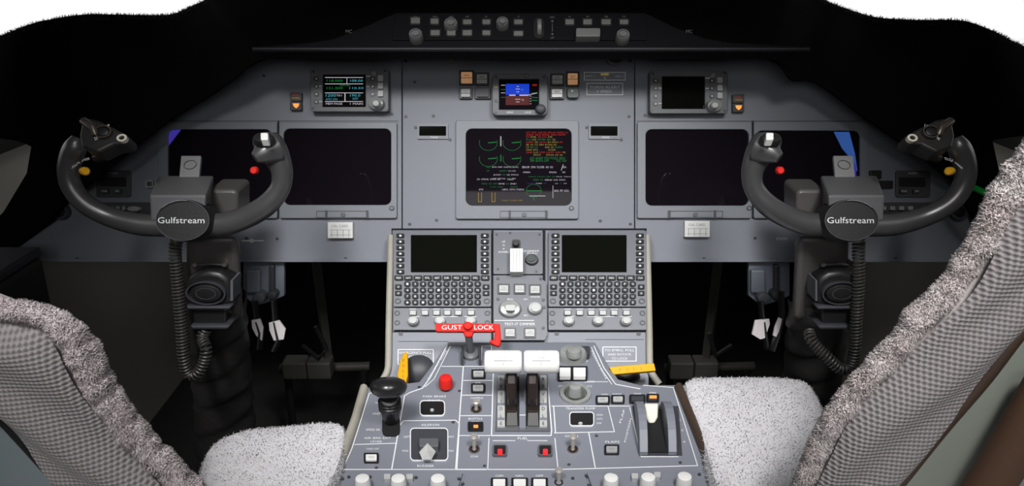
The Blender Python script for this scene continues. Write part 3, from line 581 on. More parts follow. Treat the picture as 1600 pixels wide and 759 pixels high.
# ================================================================== YOKES
def yoke(ox, mir, lab):
    """left yoke coordinates; mir mirrors horns about the hub"""
    hx = 285
    def X(x): return ox + (x - hx) * (-1 if mir else 1)
    t = thing('control_yoke', lab, 'yoke', P(ox, 345, 1.1), 'control yokes')
    def sweep(ctrl, name):
        pts = [P(X(x), y, d) for x, y, d, r in catmull(ctrl, 6)]; rad = [r * 1.06 / F for x, y, d, r in catmull(ctrl, 6)]
        m = MB(); m.tube(pts, rad, yolkm, 20); m.build(name, t, smooth=True)
    sweep([(288, 348, 1.075, 17), (315, 351, 1.075, 18), (350, 350, 1.072, 18.5), (385, 339, 1.068, 18), (417, 320, 1.06, 17), (437, 295, 1.055, 15.5), (441, 270, 1.05, 16.5), (433, 246, 1.045, 20), (422, 229, 1.04, 23), (414, 216, 1.04, 20), (412, 209, 1.04, 12)], 'inner_horn')
    sweep([(288, 350, 1.075, 17), (255, 352, 1.075, 18), (215, 350, 1.072, 17.5), (170, 338, 1.068, 16), (133, 318, 1.06, 15.5), (112, 291, 1.055, 15.5), (107, 266, 1.05, 16), (112, 243, 1.045, 17), (119, 228, 1.04, 16), (124, 216, 1.04, 11)], 'outer_horn')
    YF = Face(272, 1.05, 345, 1.05)
    # finger rest on inner horn
    m = MB(); m.tube([P(X(x), y, d) for x, y, d in ((428, 232, 1.035), (412, 238, 1.025), (398, 247, 1.02))], [.020, .016, .007], yolkm, 14); m.build('finger_rest', t, smooth=True)
    # cover box, seen from above and in front
    m = MB(); L_, R_ = (234, 322)
    A = [(246, 274, 1.14), (334, 274, 1.14), (R_, 305, 1.05), (L_, 305, 1.05)]; B = [(L_ + 2, 345, 1.06), (R_ - 2, 345, 1.06)]
    if mir: A = [(570 - x if 0 else x, y, d) for x, y, d in A]
    q = [P(X(x), y, d) for x, y, d in A]; q2 = [P(X(x), y, d) for x, y, d in B]; bk = [P(X(334), 345, 1.16), P(X(246), 345, 1.16)]
    m.add(q + q2 + bk, [(0, 1, 2, 3), (3, 2, 5, 4), (1, 6, 5, 2), (0, 3, 4, 7), (0, 7, 6, 1), (4, 5, 6, 7)], mat('yoke_cover_grey', (.12, .12, .125), .45, bump=.1, var=.08)); m.build('cover_box', t, bevel=.003, seg=3)
    # chart clip plate standing behind
    m = MB(); CF = Face(243, 1.15, 275, 1.13)
    xs = [X(280), X(314)]; x0, x1 = min(xs), max(xs); m.poly(CF, [(x0 + (3 if not mir else 0), 243), (x1 - (0 if not mir else 3), 243), (x1 - (3 if not mir else 0), 276), (x0 + (0 if not mir else 3), 276)], 0, mat('clip_grey', (.24, .24, .24), .5, bump=.1, var=.1), base=-.006); k = m.build('chart_clip', t, bevel=.0008)
    m = MB(); m.ring(CF, (x0 + x1) / 2, 257, 9, 10, .001, dkgrey); m.build('embossed_ring', k)
    # hub
    c = P(X(285), 344, 1.045); n = -FWD
    m = MB(); kk = 1.045 / F; m.lathe(c + FWD * .04, n, [(44 * kk, 0), (44 * kk, .03), (42 * kk, .038), (40 * kk, .04)], mat('hub_black', (.008, .008, .009), .55, bump=.2, var=.1), 48, 1, .76)
    HF = Face(300, 1.045, 345, 1.045)
    m.build('hub_cap', t, smooth=True)
    m = MB(); m.ring(HF, X(285), 344, 40.5, 42, .002, dkgrey, sv=.76, seg=48); m.ring(HF, X(285), 344, 40.2, 41.3, .0032, inkd, sv=.76, seg=20, a0=80 if not mir else 40, a1=140 if not mir else 100); m.build('hub_rim', t)  # short pale arc is a highlight painted on the rim
    # thin serif name lettering
    m = MB(); m.text(HF, 'Gulfstream', X(285) - 2, 344, 9.5, ink, h=.0012, wpx=73); m.build('name_lettering', t, label='white name lettering across the hub')
    # buttons
    m = MB(); m.lathe(P(X(400), 266, 1.03), P(X(390), 267, 1.0) - P(X(400), 266, 1.03), [(.0042, 0), (.0050, .003), (.0050, .011), (.0035, .013)], red, 16); m.build('red_button', t, smooth=True, label='red push button')
    m = MB(); m.lathe(P(X(130), 267, 1.035), P(X(144), 269, 1.0) - P(X(130), 267, 1.035), [(.0042, -.006), (.0055, .004), (.0055, .014), (.004, .016)], yel, 16); m.build('yellow_button', t, smooth=True, label='yellow push button')
    m = MB(); TF = Face(200, 1.03, 230, 1.01); m.knob(TF, X(411), 214, 17, .010, black, sv=.6); k = m.build('thumb_switch_base', t, smooth=True)
    m = MB(); m.box(TF, X(413) - 6, 207, X(413) + 6, 218, .020, white, base=.008, r=2); m.build('thumb_switch', k, bevel=.001, label='white rocker cap')
    # outer head with trim switch
    HD = Face(180, 1.015, 230, 1.0); pts = [(128, 190), (138, 184), (152, 187), (200, 211), (200, 220), (192, 224), (176, 226), (152, 238), (128, 228), (124, 212)]
    m = MB(); pp = [(X(x), y) for x, y in pts]; m.poly(HD, pp, .006, mat('switch_head_black', (.02, .019, .018), .4, bump=.15, var=.3, vscale=60), base=-.022); hd = m.build('switch_head', t, bevel=.003, seg=3)
    m = MB(); m.ring(HD, X(160), 205, 11, 13.5, .012, mat('worn_bronze', (.10, .085, .07), .35, metal=.5, var=.4, vscale=80), sv=.8, base=.004); m.knob(HD, X(160), 205, 10, .014, black, sv=.8); m.build('trim_switch', hd, smooth=True)
    m = MB(); m.ring(HD, X(190), 215, 4.5, 8, .011, ivory, sv=.8, base=.005); m.dot(HD, X(190), 215, 4.5, .009, black, sv=.8, base=.005); m.build('ringed_button', hd)
    m = MB(); m.tube([HD.at(X(130), 189, .006), HD.at(X(146), 200, .012), HD.at(X(150), 210, .008)], .005, mat('worn_bronze', (0, 0, 0)), 10); m.build('trigger_guard', hd, smooth=True)
    m = MB(); m.text(HD, 'UP', X(168), 197, 4.5, ink, h=.0066, ang=-25 if not mir else 25); m.text(HD, 'DN', X(152), 215, 4.5, ink, h=.0066, ang=-25 if not mir else 25); m.build('lettering', hd)
    m = MB(); m.tube([P(X(x), y, d) for x, y, d in ((150, 246, 1.03), (166, 243, 1.02), (178, 238, 1.01))], [.006, .005, .003], black, 10); m.build('trigger', t, smooth=True)
    # curved lettering beside the grip
    LF = Face(240, 1.027, 280, 1.03); m = MB()
    for i, ch in enumerate('TOUCH STEER'):
        a = i / 10; xx = 113 + 26 * a; yy = 262 - 14 * math.sin(a * 1.5)
        if ch != ' ': m.text(LF, ch, X(xx if not mir else 139 - 26 * a), yy if not mir else 262 - 14 * math.sin((1 - a) * 1.5), 3.6, ink, h=0, ang=(30 - 25 * a) * (1 if not mir else 0) + (0 if not mir else -(5 + 25 * a)))
    m.build('grip_lettering', t)
    # shaft into column
    m = MB(); PF = Face(290, 1.12, 350, 1.14); xa, xb = sorted((X(322), X(371))); m.box(PF, xa, 297, xb, 352, 0, mat('column_dark_enamel', (0, 0, 0)), base=-.06, r=8); m.build('pivot_housing', t, bevel=.004, smooth=True)
    m = MB(); m.tube([P(X(285), 350, 1.07), P(X(300), 352, 1.2)], .024, black, 20); m.build('shaft', t, smooth=True)
    return t
yoke(285, False, 'grey control yoke with round name hub on the left, pilot side')
yoke(1331, True, 'grey control yoke with round name hub on the right, copilot side')
# ================================================================== CONTROL COLUMNS
def column(ox, mir, lab, cab):
    def X(x): return ox + (x - 330) * (-1 if mir else 1)
    t = thing('control_column', lab, 'control column', P(X(345), 660, 1.42), 'control columns')
    def slab(rows_, mt, name, bev=.006, sub=0):
        vs = []; fs = []
        for x0, x1, y, d, th in rows_:
            vs += [P(X(x0), y, d), P(X(x1), y, d), P(X(x1), y, d + th), P(X(x0), y, d + th)]
        for i in range(len(rows_) - 1):
            for j in range(4): fs.append((4 * i + j, 4 * i + (j + 1) % 4, 4 * i + 4 + (j + 1) % 4, 4 * i + 4 + j))
        fs += [(0, 1, 2, 3), tuple(4 * len(rows_) - 4 + j for j in (3, 2, 1, 0))]
        m = MB(); m.add(vs, fs, mt); return m.build(name, t, bevel=bev, smooth=True, seg=3)
    slab([(291, 374, 368, 1.11, .10), (292, 376, 415, 1.14, .10), (298, 378, 450, 1.17, .10), (300, 380, 500, 1.2, .1)], mat('column_dark_enamel', (.045, .042, .041), .42, bump=.15, var=.15), 'upper_column', .012)
    # boot: wrinkled leather sleeve
    m = MB(); rows_ = []; nseg = 28
    for k in range(40):
        s = k / 39; y = 470 + 250 * s; d = 1.22 + .25 * s; xc = 340 + 15 * s; hw = 42 + 4 * s + 1.8 * math.sin(k * 1.35) + random.uniform(-.8, .8)
        rows_.append([P(X(xc), y, d) + RT * (hw * d / F * math.cos(a)) + V((0, 1, 0)) * (.05 * math.sin(a)) + V((0, 0, .006 * math.sin(2 * a + k))) for a in [2 * math.pi * j / nseg for j in range(nseg)]])
    m.add([p for r in rows_ for p in r], [(i * nseg + j, i * nseg + (j + 1) % nseg, (i + 1) * nseg + (j + 1) % nseg, (i + 1) * nseg + j) for i in range(39) for j in range(nseg)], leather); m.build('leather_boot', t, smooth=True)
    # round lamp housing
    def XD(x): return X(x) + (20 if mir else 0)
    HFc = Face(400, 1.145, 480, 1.17)
    m = MB(); pts = [(XD(289), 478), (XD(288), 448), (XD(294), 434), (XD(308), 425), (XD(325), 422), (XD(343), 425), (XD(357), 434), (XD(363), 448), (XD(362), 478)]
    m.poly(HFc, pts, .030, black, base=-.02); h_ = m.build('speaker_housing', t, bevel=.008, seg=3, smooth=True)
    m = MB(); m.ring(HFc, XD(321), 459, 28, 30, .036, dkgrey, sv=.62, base=.02, seg=32); m.knob(HFc, XD(321), 459, 27, .036, black, sv=.6, base=.02); m.ring(HFc, XD(321), 459, 14, 15.5, .0365, dkgrey, sv=.6, base=.03); m.build('speaker_grille', h_, smooth=True)
    m = MB(); m.poly(HFc, [(XD(288), 478), (XD(363), 478), (XD(358), 484), (XD(292), 484)], .036, dkgrey, base=-.01); m.poly(HFc, [(XD(300), 482), (XD(354), 482), (XD(352), 508), (XD(302), 508)], .024, black, base=-.01); m.poly(HFc, [(XD(296), 508), (XD(360), 508), (XD(356), 515), (XD(299), 515)], .032, dkgrey, base=-.01); m.build('pocket', t, bevel=.003)
    m = MB(); m.tube([HFc.at(XD(x), y, .014) for x, y in ((300, 415), (325, 412), (352, 414))], .0018, dkgrey, 8)
    for x in (304, 350): m.dot(HFc, XD(x), 414, 3.5, .018, metal)
    m.build('hinge', t)
    m = MB(); m.box(HFc, min(XD(360), XD(363)), 438, max(XD(360), XD(364)), 470, .034, midgrey); m.build('side_clip', t)
    # coiled cable
    path = catmull([(275, 378, 1.11), (274, 400, 1.11), (278, 450, 1.12), (283, 510, 1.13), (287, 560, 1.14), (295, 585, 1.15), (309, 583, 1.15), (319, 565, 1.15), (322, 545, 1.15), (316, 528, 1.16), (322, 514, 1.16)] if not mir else
                   [(275, 378, 1.11), (276, 450, 1.12), (279, 500, 1.13), (281, 545, 1.14), (288, 572, 1.15), (304, 576, 1.15), (322, 560, 1.15), (338, 545, 1.155), (350, 530, 1.16), (352, 518, 1.17)], 10)
    ctr = [P(X(x), y, d) for x, y, d in path]; L = [0]
    for a, b_ in zip(ctr[:-1], ctr[1:]): L.append(L[-1] + (b_ - a).length)
    turns = L[-1] / .0048; N = int(turns * 10); pts = []
    for i in range(N):
        s = L[-1] * i / (N - 1); k = max(0, min(len(L) - 2, int(np.searchsorted(L, s)) - 1)); f = (s - L[k]) / max(1e-6, L[k + 1] - L[k])
        p = ctr[k].lerp(ctr[k + 1], f); T = (ctr[k + 1] - ctr[k]).normalized(); u = (FWD - T * FWD.dot(T)).normalized(); v = T.cross(u); a = 2 * math.pi * turns * i / N
        pts.append(p + u * (.0072 * math.cos(a)) + v * (.0072 * math.sin(a)))
    m = MB(); m.tube(pts, .0019, mat('cable_rubber', (.035, .034, .032), .45, bump=.1, var=.1), 6)
    tag(m.build('coiled_cable', loc=P(X(295), 590, 1.15), smooth=True), cab, 'cable', 'coiled microphone cables')
    m = MB(); m.lathe(P(X(274), 372, 1.11), V((0, 0, 1)), [(.007, -.01), (.007, .006), (.005, .012)], metal, 16); tag(m.build('cable_plug', loc=P(X(274), 376, 1.11), smooth=True), 'short metal plug at the top of the %s coiled cable' % ('right' if mir else 'left'), 'plug', 'cable plugs')
column(330, False, 'black leather booted control column under the left yoke', 'black coiled cable hanging in a loop on the left control column')
column(1287, True, 'black leather booted control column under the right yoke', 'black coiled cable hanging in a loop on the right control column')
# ================================================================== PEDESTAL
pd = thing('center_pedestal', 'blue-grey painted pedestal between the two sheepskin seats', 'pedestal', P(800, 759, 1.0) * 1.0)
m = MB(); m.poly(CP, [(613, 359), (1008, 359), (1013, 520), (1014, 612), (606, 612), (608, 520)], 0, panel, base=-.06); m.build('upper_console', pd, bevel=.0015)
# side tubes of upper console
for s in (-1, 1):
    m = MB(); c_ = [(811 + s * 200, 368), (811 + s * 202, 450), (811 + s * 203.5, 520), (811 + s * 204, 560), (811 + s * 206, 580), (811 + s * (217 if s < 0 else 219), 600)]
    m.tube([CP.at(x, y, .004) for x, y, *_ in catmull([(a, b_, 0) for a, b_ in c_], 4)], .0055, cream, 10); m.build('edge_tube', pd, smooth=True)
# lower console
low_out = [(700, 534), (930, 534), (948, 566), (966, 592), (1000, 601), (1056, 601), (1075, 655), (1110, 735), (1135, 790), (1180, 900), (440, 900), (505, 790), (527, 735), (556, 655), (571, 605), (600, 603), (655, 596), (672, 574)]
ld_ = [(x, y) for x, y in low_out]
m = MB(); m.poly(QP, ld_, 0, panel, base=-.03); m.build('lower_faceplate', pd, bevel=.0015)
m = MB(); B = [QP.at(x, y, -.028) for x, y in ((592, 606), (1036, 602), (1150, 900), (474, 900))]; n_ = 4
m.add(B + [V((p.x, p.y, .0)) for p in B], [(0, 1, 2, 3), (7, 6, 5, 4)] + [(i, i + 4, (i + 1) % 4 + 4, (i + 1) % 4) for i in range(4)], dkgrey); m.build('lower_cabinet', pd)
m = MB(); B = [CP.at(x, y, -.05) for x, y in ((614, 362), (1007, 362), (1012, 608), (608, 608))]; m.add(B + [V((p.x, p.y + .02, .0)) for p in B], [(0, 1, 2, 3), (7, 6, 5, 4)] + [(i, i + 4, (i + 1) % 4 + 4, (i + 1) % 4) for i in range(4)], dkgrey); m.build('upper_cabinet', pd)
for s, pts, mt in ((-1, [(569, 608), (556, 655), (540, 700), (524, 748), (500, 810), (440, 920)], cream), (1, [(1060, 606), (1080, 655), (1098, 700), (1118, 750), (1140, 800), (1182, 900)], browns)):
    m = MB(); m.tube([QP.at(x, y, .0) for x, y in pts], .0065, mt, 10, flat=1.6); m.build('side_trim', pd, smooth=True)
# white engraved borders on lower faceplate
m = MB()
def ql(pts, wd=1.2): m.line(QP, pts, wd, ink, .0006)
ql([(577, 614), (550, 700), (535, 733), (612, 733)]); ql([(577, 614), (596, 612)]); ql([(554, 694), (618, 692)]); ql([(700, 536), (672, 590), (660, 606), (640, 613), (632, 618), (612, 733)], 1.5); ql([(704, 540), (678, 592), (664, 604)], 1)
ql([(612, 733), (712, 733)]); ql([(625, 664), (630, 657), (712, 656), (718, 662), (714, 733)]); ql([(724, 572), (712, 733), (760, 733)], 1.5); ql([(690, 572), (772, 572)]); ql([(724, 594), (770, 594)]); ql([(722, 617), (770, 617)]); ql([(718, 649), (768, 649)]); ql([(716, 680), (766, 680)])
ql([(771, 572), (768, 680), (861, 680), (862, 672), (855, 590)], 1.5); ql([(764, 684), (762, 733), (872, 733), (867, 684)]); ql([(770, 688), (805, 688)], .9); ql([(824, 688), (855, 688)], .9)
ql([(1005, 601.5), (1052, 605), (1090, 727), (872, 733)]); ql([(862, 634), (950, 634), (960, 674), (866, 676)]); ql([(952, 634), (984, 634)]); ql([(920, 676), (930, 730)], 1.5); ql([(984, 636), (1002, 713), (1060, 713)]); ql([(865, 634), (868, 676)], 1.5)
ql([(928, 540), (944, 575), (962, 600), (1000, 607)], 1.5); ql([(924, 542), (940, 577), (956, 600)], 1); ql([(880, 596), (950, 596)], .8); ql([(733, 537), (700, 537)]); ql([(722, 563), (720, 545), (724, 540)]); ql([(752, 563), (753, 540), (768, 540), (768, 572)])
m.text(QP, 'EMERGENCY BRAKE', 683, 570, 3, ink, h=.0007, wpx=54, ang=-58); m.text(QP, 'PARKING BRAKE', 936, 570, 3, ink, h=.0007, wpx=50, ang=62)
def qt(s, x, y, hg=3.2, wd=None, ang=0): m.text(QP, s, x, y, hg, ink, h=.0007, wpx=wd, ang=ang)
qt('PARK BRAKE', 679, 619, 3, 36); qt('PULL UP', 678, 625, 2.2, 18); qt('AILERON', 672, 663.5, 3.4, 28); qt('RUDDER', 665, 727.5, 3.4, 26); qt('LEFT', 636, 682, 3, 10); qt('RIGHT', 704, 682, 3, 11); qt('WING', 633, 704, 3, 10); qt('WING', 704, 704, 3, 10); qt('GND', 588, 646, 3, 12); qt('OUT', 590, 629, 2.4, 8); qt('SPEED BR', 583, 671, 3.2, 22); qt('AIR BRK EXT', 590, 684, 3, 42); qt('LEVER', 588, 689.5, 3, 18); qt('TAKE OFF', 582, 701, 2.6, 20)
qt('FUEL', 817, 684.5, 3.8, 16); qt('ENG 1', 745, 577, 2.8, 14); qt('AIR', 747, 598, 3, 10); qt('COMPRSS', 745, 621.5, 2.8, 20); qt('RATE', 745, 625, 2.4, 10); qt('BOTTLE', 743, 654, 3, 22); qt('MODE', 743, 659, 2.4, 12); qt('START', 743, 683, 3, 14); qt('STOW', 741, 713, 3, 12)
qt('TRANSFER PUMP', 907, 638, 3.2, 46); qt('OPEN', 937, 648, 2.6, 10); qt('AUTO', 937, 654, 2.6, 9); qt('OFF', 936, 661, 2.6, 8); qt('IGNITN', 893, 681, 3, 20); qt('FLAPS', 957, 690, 3, 22); qt('FLAP', 972, 650, 3, 22, -72); qt('POSITION', 981, 672, 3, 38, -76); qt('DOORS', 921, 596, 3, 16); qt('OPEN', 876, 603, 2.6, 8); qt('CLS', 921, 603, 2.6, 8); qt('CABIN', 908, 564, 3, 20)
qt('HORN', 945, 616, 2.4, 10); qt('SILENCE', 964, 615.5, 2.4, 14); qt('GEAR', 996, 615, 2.4, 12); qt('FIRE', 1020, 613.5, 2.4, 10)
for x, y in ((588, 730), (708, 659), (757, 727), (889, 725), (1063, 722), (932, 680), (655, 604), (718, 610)): m.dot(QP, x, y, 2.6, .001, dkgrey)
m.build('engraving', pd)
# recessed placards on upper console
for x0, y0, x1, y1, ls in ((622, 546, 677, 569, ('EMERGENCY PULL', 'AND ROTATE', 'TO RELEASE')), (942, 542, 994, 564, ('TO EMRG. PULL', 'AND ROTATE', 'TO LOCK'))):
    m = MB(); m.line(CP, [(x0, y0), (x1, y0), (x1, y1), (x0, y1), (x0, y0)], 1.3, ink, .0012)
    for i, s in enumerate(ls): m.text(CP, s, (x0 + x1) / 2, y0 + 5 + i * 6.5, 3.6, ink, h=.0012, wpx=min(50, len(s) * 3.6))
    m.build('engraved_placard', pd)
m = MB()
for a, b_, y, wd, mt in ((614, 766, 518, 1.4, gap), (858, 1010, 518, 1.4, gap), (622, 700, 533, .8, dkgrey), (915, 1006, 530, .8, dkgrey)):
    m = MB(); m.line(CP, [(a, y), (b_, y)], wd, mt, .001); m.build('seam', pd)
for x, y in ((626, 521), (870, 521), (998, 521)): m = MB(); m.dot(CP, x, y, 3.5, .0015, dkgrey); m.build('screw_head', pd)
keyb = mat('key_black_plastic', (.018, .018, .02), .5, bump=.05, var=.05, spec=.2)
# keyboard display units
def cdu(x0, lab, scr):
    t = thing('control_display_unit', lab, 'control display unit', CP.at(x0 + 75, 480), 'control display units')
    m = MB(); m.frame(CP, (x0, 360, x0 + 153, 479), (scr[0], 367, scr[1], 425), .012, cdug, hin=.006, ro=2, ri=1); m.build('faceplate', t, bevel=.0006)
    m = MB(); m.box(CP, scr[0] - 1, 366, scr[1] + 1, 426, .0085, glassg); m.build('screen', t)
    def key(x, y, wd, hg, r=1, s=None, name='key'):
        q = MB(); q.box(CP, x - wd / 2 - .8, y - hg / 2 - .8, x + wd / 2 + .8, y + hg / 2 + .8, .0130, gap, base=.0115, r=r); q.box(CP, x - wd / 2, y - hg / 2, x + wd / 2, y + hg / 2, .0165, keyb, base=.012, r=r)
        if s: q.text(CP, s, x, y, hg * .5, ink, h=.0169, wpx=min(wd * .62, len(s) * 3.2))
        q.build(name, t)
    for i in range(7):
        for x in (x0 + 11, x0 + 143): key(x, 368 + 9.4 * i, 11, 5.4, 2, '-', 'line_key')
    fk = ['PERF', 'NAV', 'PREV', 'FPL', 'NEXT', 'DIR', 'MSG', 'PROG', 'DEL', 'CLR']
    for i in range(10): key(x0 + 8.5 + 15 * i, 434, 12, 6.2, 1.5, fk[i], 'function_key')
    ch = ['123ABCDEFG', '456HIJKLMN', '789OPQRSTU', '.0-VWXYZ/S']
    for j in range(4):
        for i in range(10): key(x0 + 22 + 12.2 * i, 443.5 + 9.6 * j, 8.6, 6.6, 3, ch[j][i])
    for x in (x0 + 8, x0 + 145):
        for y in (448, 458): key(x, y, 9, 6, 1.5, 'o')
    for x in (x0 + 7, x0 + 146):
        q = MB(); q.ring(CP, x, 470, 3, 5, .0135, dkgrey, base=.0115); q.build('fastener', t)
def subp(x0, lab, bx, kx):
    t = thing('dimmer_control_panel', lab, 'control panel', CP.at(x0 + 75, 515), 'switch panels below the keyboards')
    m = MB(); m.box(CP, x0, 481, x0 + 153, 515, .010, cdug, r=1)
    for x in bx: m.line(CP, [(x - 5, 482.6), (x + 5, 482.6)], .9, ink, .0105)
    m.line(CP, [(bx[0], 494.3), (bx[0] + 10, 494.3)], 1, ink, .0105); m.line(CP, [(bx[2] - 6, 494.3), (bx[4], 494.3)], 1, ink, .0105); m.line(CP, [(bx[5] - 10, 494.3), (bx[5] + 8, 494.3)], 1, ink, .0105)
    for x in (x0 + 6, x0 + 147):
        for y in (489, 504): m.ring(CP, x, y, 2.5, 4.5, .011, dkgrey, base=.009)
    m.build('faceplate', t, bevel=.0005)
    for x in bx: q = MB(); q.box(CP, x - 6, 484.5, x + 6, 492.5, .012, black, base=.009, r=1); q.box(CP, x - 4.6, 485, x + 4.6, 491.5, .017, offw, base=.011, r=1); q.build('push_button', t)
    for x in kx: q = MB(); q.knob(CP, x, 500, 9, .022, offw, base=.009, sv=.85); q.dot(CP, x, 500, 5.5, .026, offw, base=.02); q.build('rotary_knob', t, smooth=True)
cdu(614.5, 'keyboard unit with blank screen on the left of the upper pedestal', (642, 745)); cdu(857, 'keyboard unit with blank screen on the right of the upper pedestal', (878, 979))
subp(614.5, 'narrow knob and button panel under the left keyboard unit', (645, 664, 682, 699, 716, 736), (645, 687, 735)); subp(857, 'narrow knob and button panel under the right keyboard unit', (887, 906, 924, 942, 960, 979), (889, 935, 979))
# centre modules
t = thing('gear_selector_panel', 'grey panel with white landing gear handle between the two keyboard units', 'control panel', CP.at(810, 428))
m = MB(); m.box(CP, 771, 362, 848, 428, .014, cdug, r=2); m.text(CP, 'UP', 787, 377.5, 3, ink, h=.0145); m.text(CP, 'N', 787, 383, 3, ink, h=.0145); m.text(CP, '+', 787, 388.5, 3, ink, h=.0145); m.text(CP, 'DOWN', 786, 393.5, 3, ink, h=.0145, wpx=14); m.text(CP, 'OVERRIDE', 830, 392, 2.6, ink, h=.0145, wpx=24); m.text(CP, 'PULL', 832, 395.5, 2.2, ink, h=.0145, wpx=16)
for x, y in ((776, 366), (843, 366), (778, 420), (838, 424), (797, 363.5)): m.dot(CP, x, y, 2, .015, dkgrey)
m.build('faceplate', t, bevel=.0006)
m = MB(); m.box(CP, 768, 358, 771, 430, .004, gap); m.box(CP, 848, 358, 852, 530, .006, gap); m.box(CP, 768, 430, 770, 530, .006, gap); m.build('side_gap', t)
m = MB(); m.box(CP, 800, 374, 813, 393, .018, black, base=.013, r=3); m.knob(CP, 806, 380, 5, .028, black, base=.012); m.build('lever_slot', t)
m = MB(); m.box(CP, 797, 388, 817, 424.5, .036, white, base=.012, r=1)
for k in (802, 807, 812): m.line(CP, [(k, 390), (k, 423)], .8, dimb, .0364)
m.build('gear_handle', t, bevel=.0012, label='white ribbed handle')
m = MB(); m.knob(CP, 831, 404, 10.5, .022, dkgrey, base=.013); m.dot(CP, 830, 403, 6, .025, mat('dark_green_plastic', (0, 0, 0)), base=.02); m.build('override_knob', t, smooth=True)
t = thing('trim_control_panel', 'grey button and knob panel below the white gear handle on the pedestal', 'control panel', CP.at(810, 530))
m = MB(); m.poly(CP, [(771, 430), (848, 430), (848, 437), (853, 440), (855, 522), (851, 531), (771, 531)], .013, cdug); m.line(CP, [(773, 500.5), (834, 500.5)], 1.2, ink, .0135); m.text(CP, 'LIGHTING', 808, 433, 2.6, inkd, h=.0135, wpx=30); m.text(CP, 'TEST-IT DIMMER', 812, 506, 4, ink, h=.0135, wpx=48); m.text(CP, 'PNL', 798, 467.5, 2.4, ink, h=.0135, wpx=10); m.text(CP, 'DIM', 821, 467.5, 2.4, ink, h=.0135); m.text(CP, 'BRT', 822, 492.5, 2.6, ink, h=.0135); m.text(CP, 'ANNUN', 836, 463.5, 2.6, ink, h=.0135, wpx=14)
for x, y in ((778, 435), (845, 435), (778, 467), (849, 468), (849, 512), (850, 480)): m.dot(CP, x, y, 2.6, .0145, dkgrey)
m.build('faceplate', t, bevel=.0006)
for x, y in ((787, 451), (812, 451), (836, 452), (797, 519.5), (828, 519.5)):
    m = MB(); m.box(CP, x - 9.5, y - 8, x + 9.5, y + 8, .016, black, base=.012, r=1); m.box(CP, x - 7, y - 5.5, x + 7, y + 5.5, .019, offw, base=.015, r=1); m.text(CP, 'ON' if y < 460 else 'ARM', x, y - 1.5, 2.6, inkd, h=.0194); m.line(CP, [(x - 6, y + 1.6), (x + 6, y + 1.6)], .7, inkd, .0194); m.build('push_button', t)
m = MB(); m.knob(CP, 797, 480.5, 19, .010, clearp, base=.0, sv=.82, seg=32); m.knob(CP, 797, 480.5, 18, .022, clearp, base=.012, sv=.82, seg=32); m.box(CP, 790, 476, 805, 485, .034, offw, base=.02, r=3); m.build('large_rotary_knob', t, smooth=True)
m = MB(); m.knob(CP, 836, 480, 11.5, .024, offw, base=.012, sv=.88); m.dot(CP, 837, 480.5, 7, .028, offw, base=.02); m.build('small_rotary_knob', t, smooth=True)
# gust lock
t = thing('gust_lock_lever', 'red gust lock crossbar with white letters on a grey post, front of pedestal', 'gust lock', QP.at(735, 556))
g = Face(500, 1.195, 545, 1.18)
m = MB(); m.box(g, 680, 505, 774, 517.5, 0, red, base=-.010, r=4, n=4); m.text(g, 'GUST', 706, 511.2, 7, ink, h=.0005, wpx=32); m.text(g, 'LOCK', 756, 511.2, 7, ink, h=.0005, wpx=30); m.build('crossbar', t, bevel=.0015)
m = MB(); m.poly(g, [(770, 505.5), (781, 505.5), (782.5, 520), (782.5, 535), (780, 541), (775, 540), (765, 535), (765, 531), (772, 530), (773, 518)], .001, red, base=-.010); m.build('hook', t, bevel=.002)
m = MB(); m.dot(g, 731, 508, 7, .008, red, base=-.01, seg=18); m.poly(g, [(722, 516), (741, 516), (737, 526), (727, 526)], -.002, red, base=-.012); m.build('boss', t, bevel=.002)
m = MB(); m.tube([P(732, 522, 1.197), P(734, 540, 1.215), P(736, 556, 1.235)], [.006, .0055, .008], midgrey, 14); m.build('post', t, smooth=True)
m = MB(); m.lathe(QP.at(736, 553, 0), QP.n, [(.0145, -.002), (.0145, .005), (.011, .009), (.006, .010)], midgrey, 24, 1, 1.2); m.box(QP, 720, 540, 724, 562, .012, dkgrey); m.box(QP, 748, 540, 752, 562, .012, dkgrey); m.build('socket', t, smooth=True)
# throttle quadrant
t = thing('throttle_quadrant', 'throttle quadrant with two white barrel grips in the middle of the pedestal', 'throttle quadrant', QP.at(815, 672))
m = MB(); m.poly(QP, [(778, 584), (856, 584), (859, 672), (774, 672)], .003, midgrey); m.build('base_plate', t, bevel=.0006)
m = MB(); m.poly(QP, [(791, 588), (811, 588), (811, 664), (789, 664)], .0045, gap, base=.002); m.poly(QP, [(822, 588), (842, 588), (845, 664), (822, 664)], .0045, gap, base=.002); m.build('slots', t)
for x_ in (800, 833):
    m = MB(); m.poly(QP, [(x_ - 7.5, 642), (x_ + 7.5, 642), (x_ + 8.5, 664), (x_ - 8.5, 664)], .006, mat('slot_ramp_grey', (.13, .13, .125), .5, bump=.1, var=.2), base=.004); m.build('slot_ramp', t)
m = MB(); m.poly(QP, [(811.5, 590), (821.5, 590), (821.5, 668), (811.5, 668)], .007, panel, base=.002); m.line(QP, [(812, 648), (821, 648)], 1.4, ink, .0075); m.build('centre_rib', t, bevel=.0005)
for x in (783, 849):
    m = MB(); m.poly(QP, [(x - 5, 586), (x + 5, 586), (x + 6, 666), (x - 6, 666)], .0055, offw, base=.002)
    for k, s in enumerate(('R', 'E', 'V', 'I', 'D', 'L', 'E')): m.text(QP, s, x, 592 + k * 11.5, 5, dink, h=.006)
    for k in (1, 3, 5): m.box(QP, x - 5.4, 594.6 + k * 11.5, x + 5.4, 598.4 + k * 11.5, .006, panel, base=.005)
    m.build('scale_strip', t)
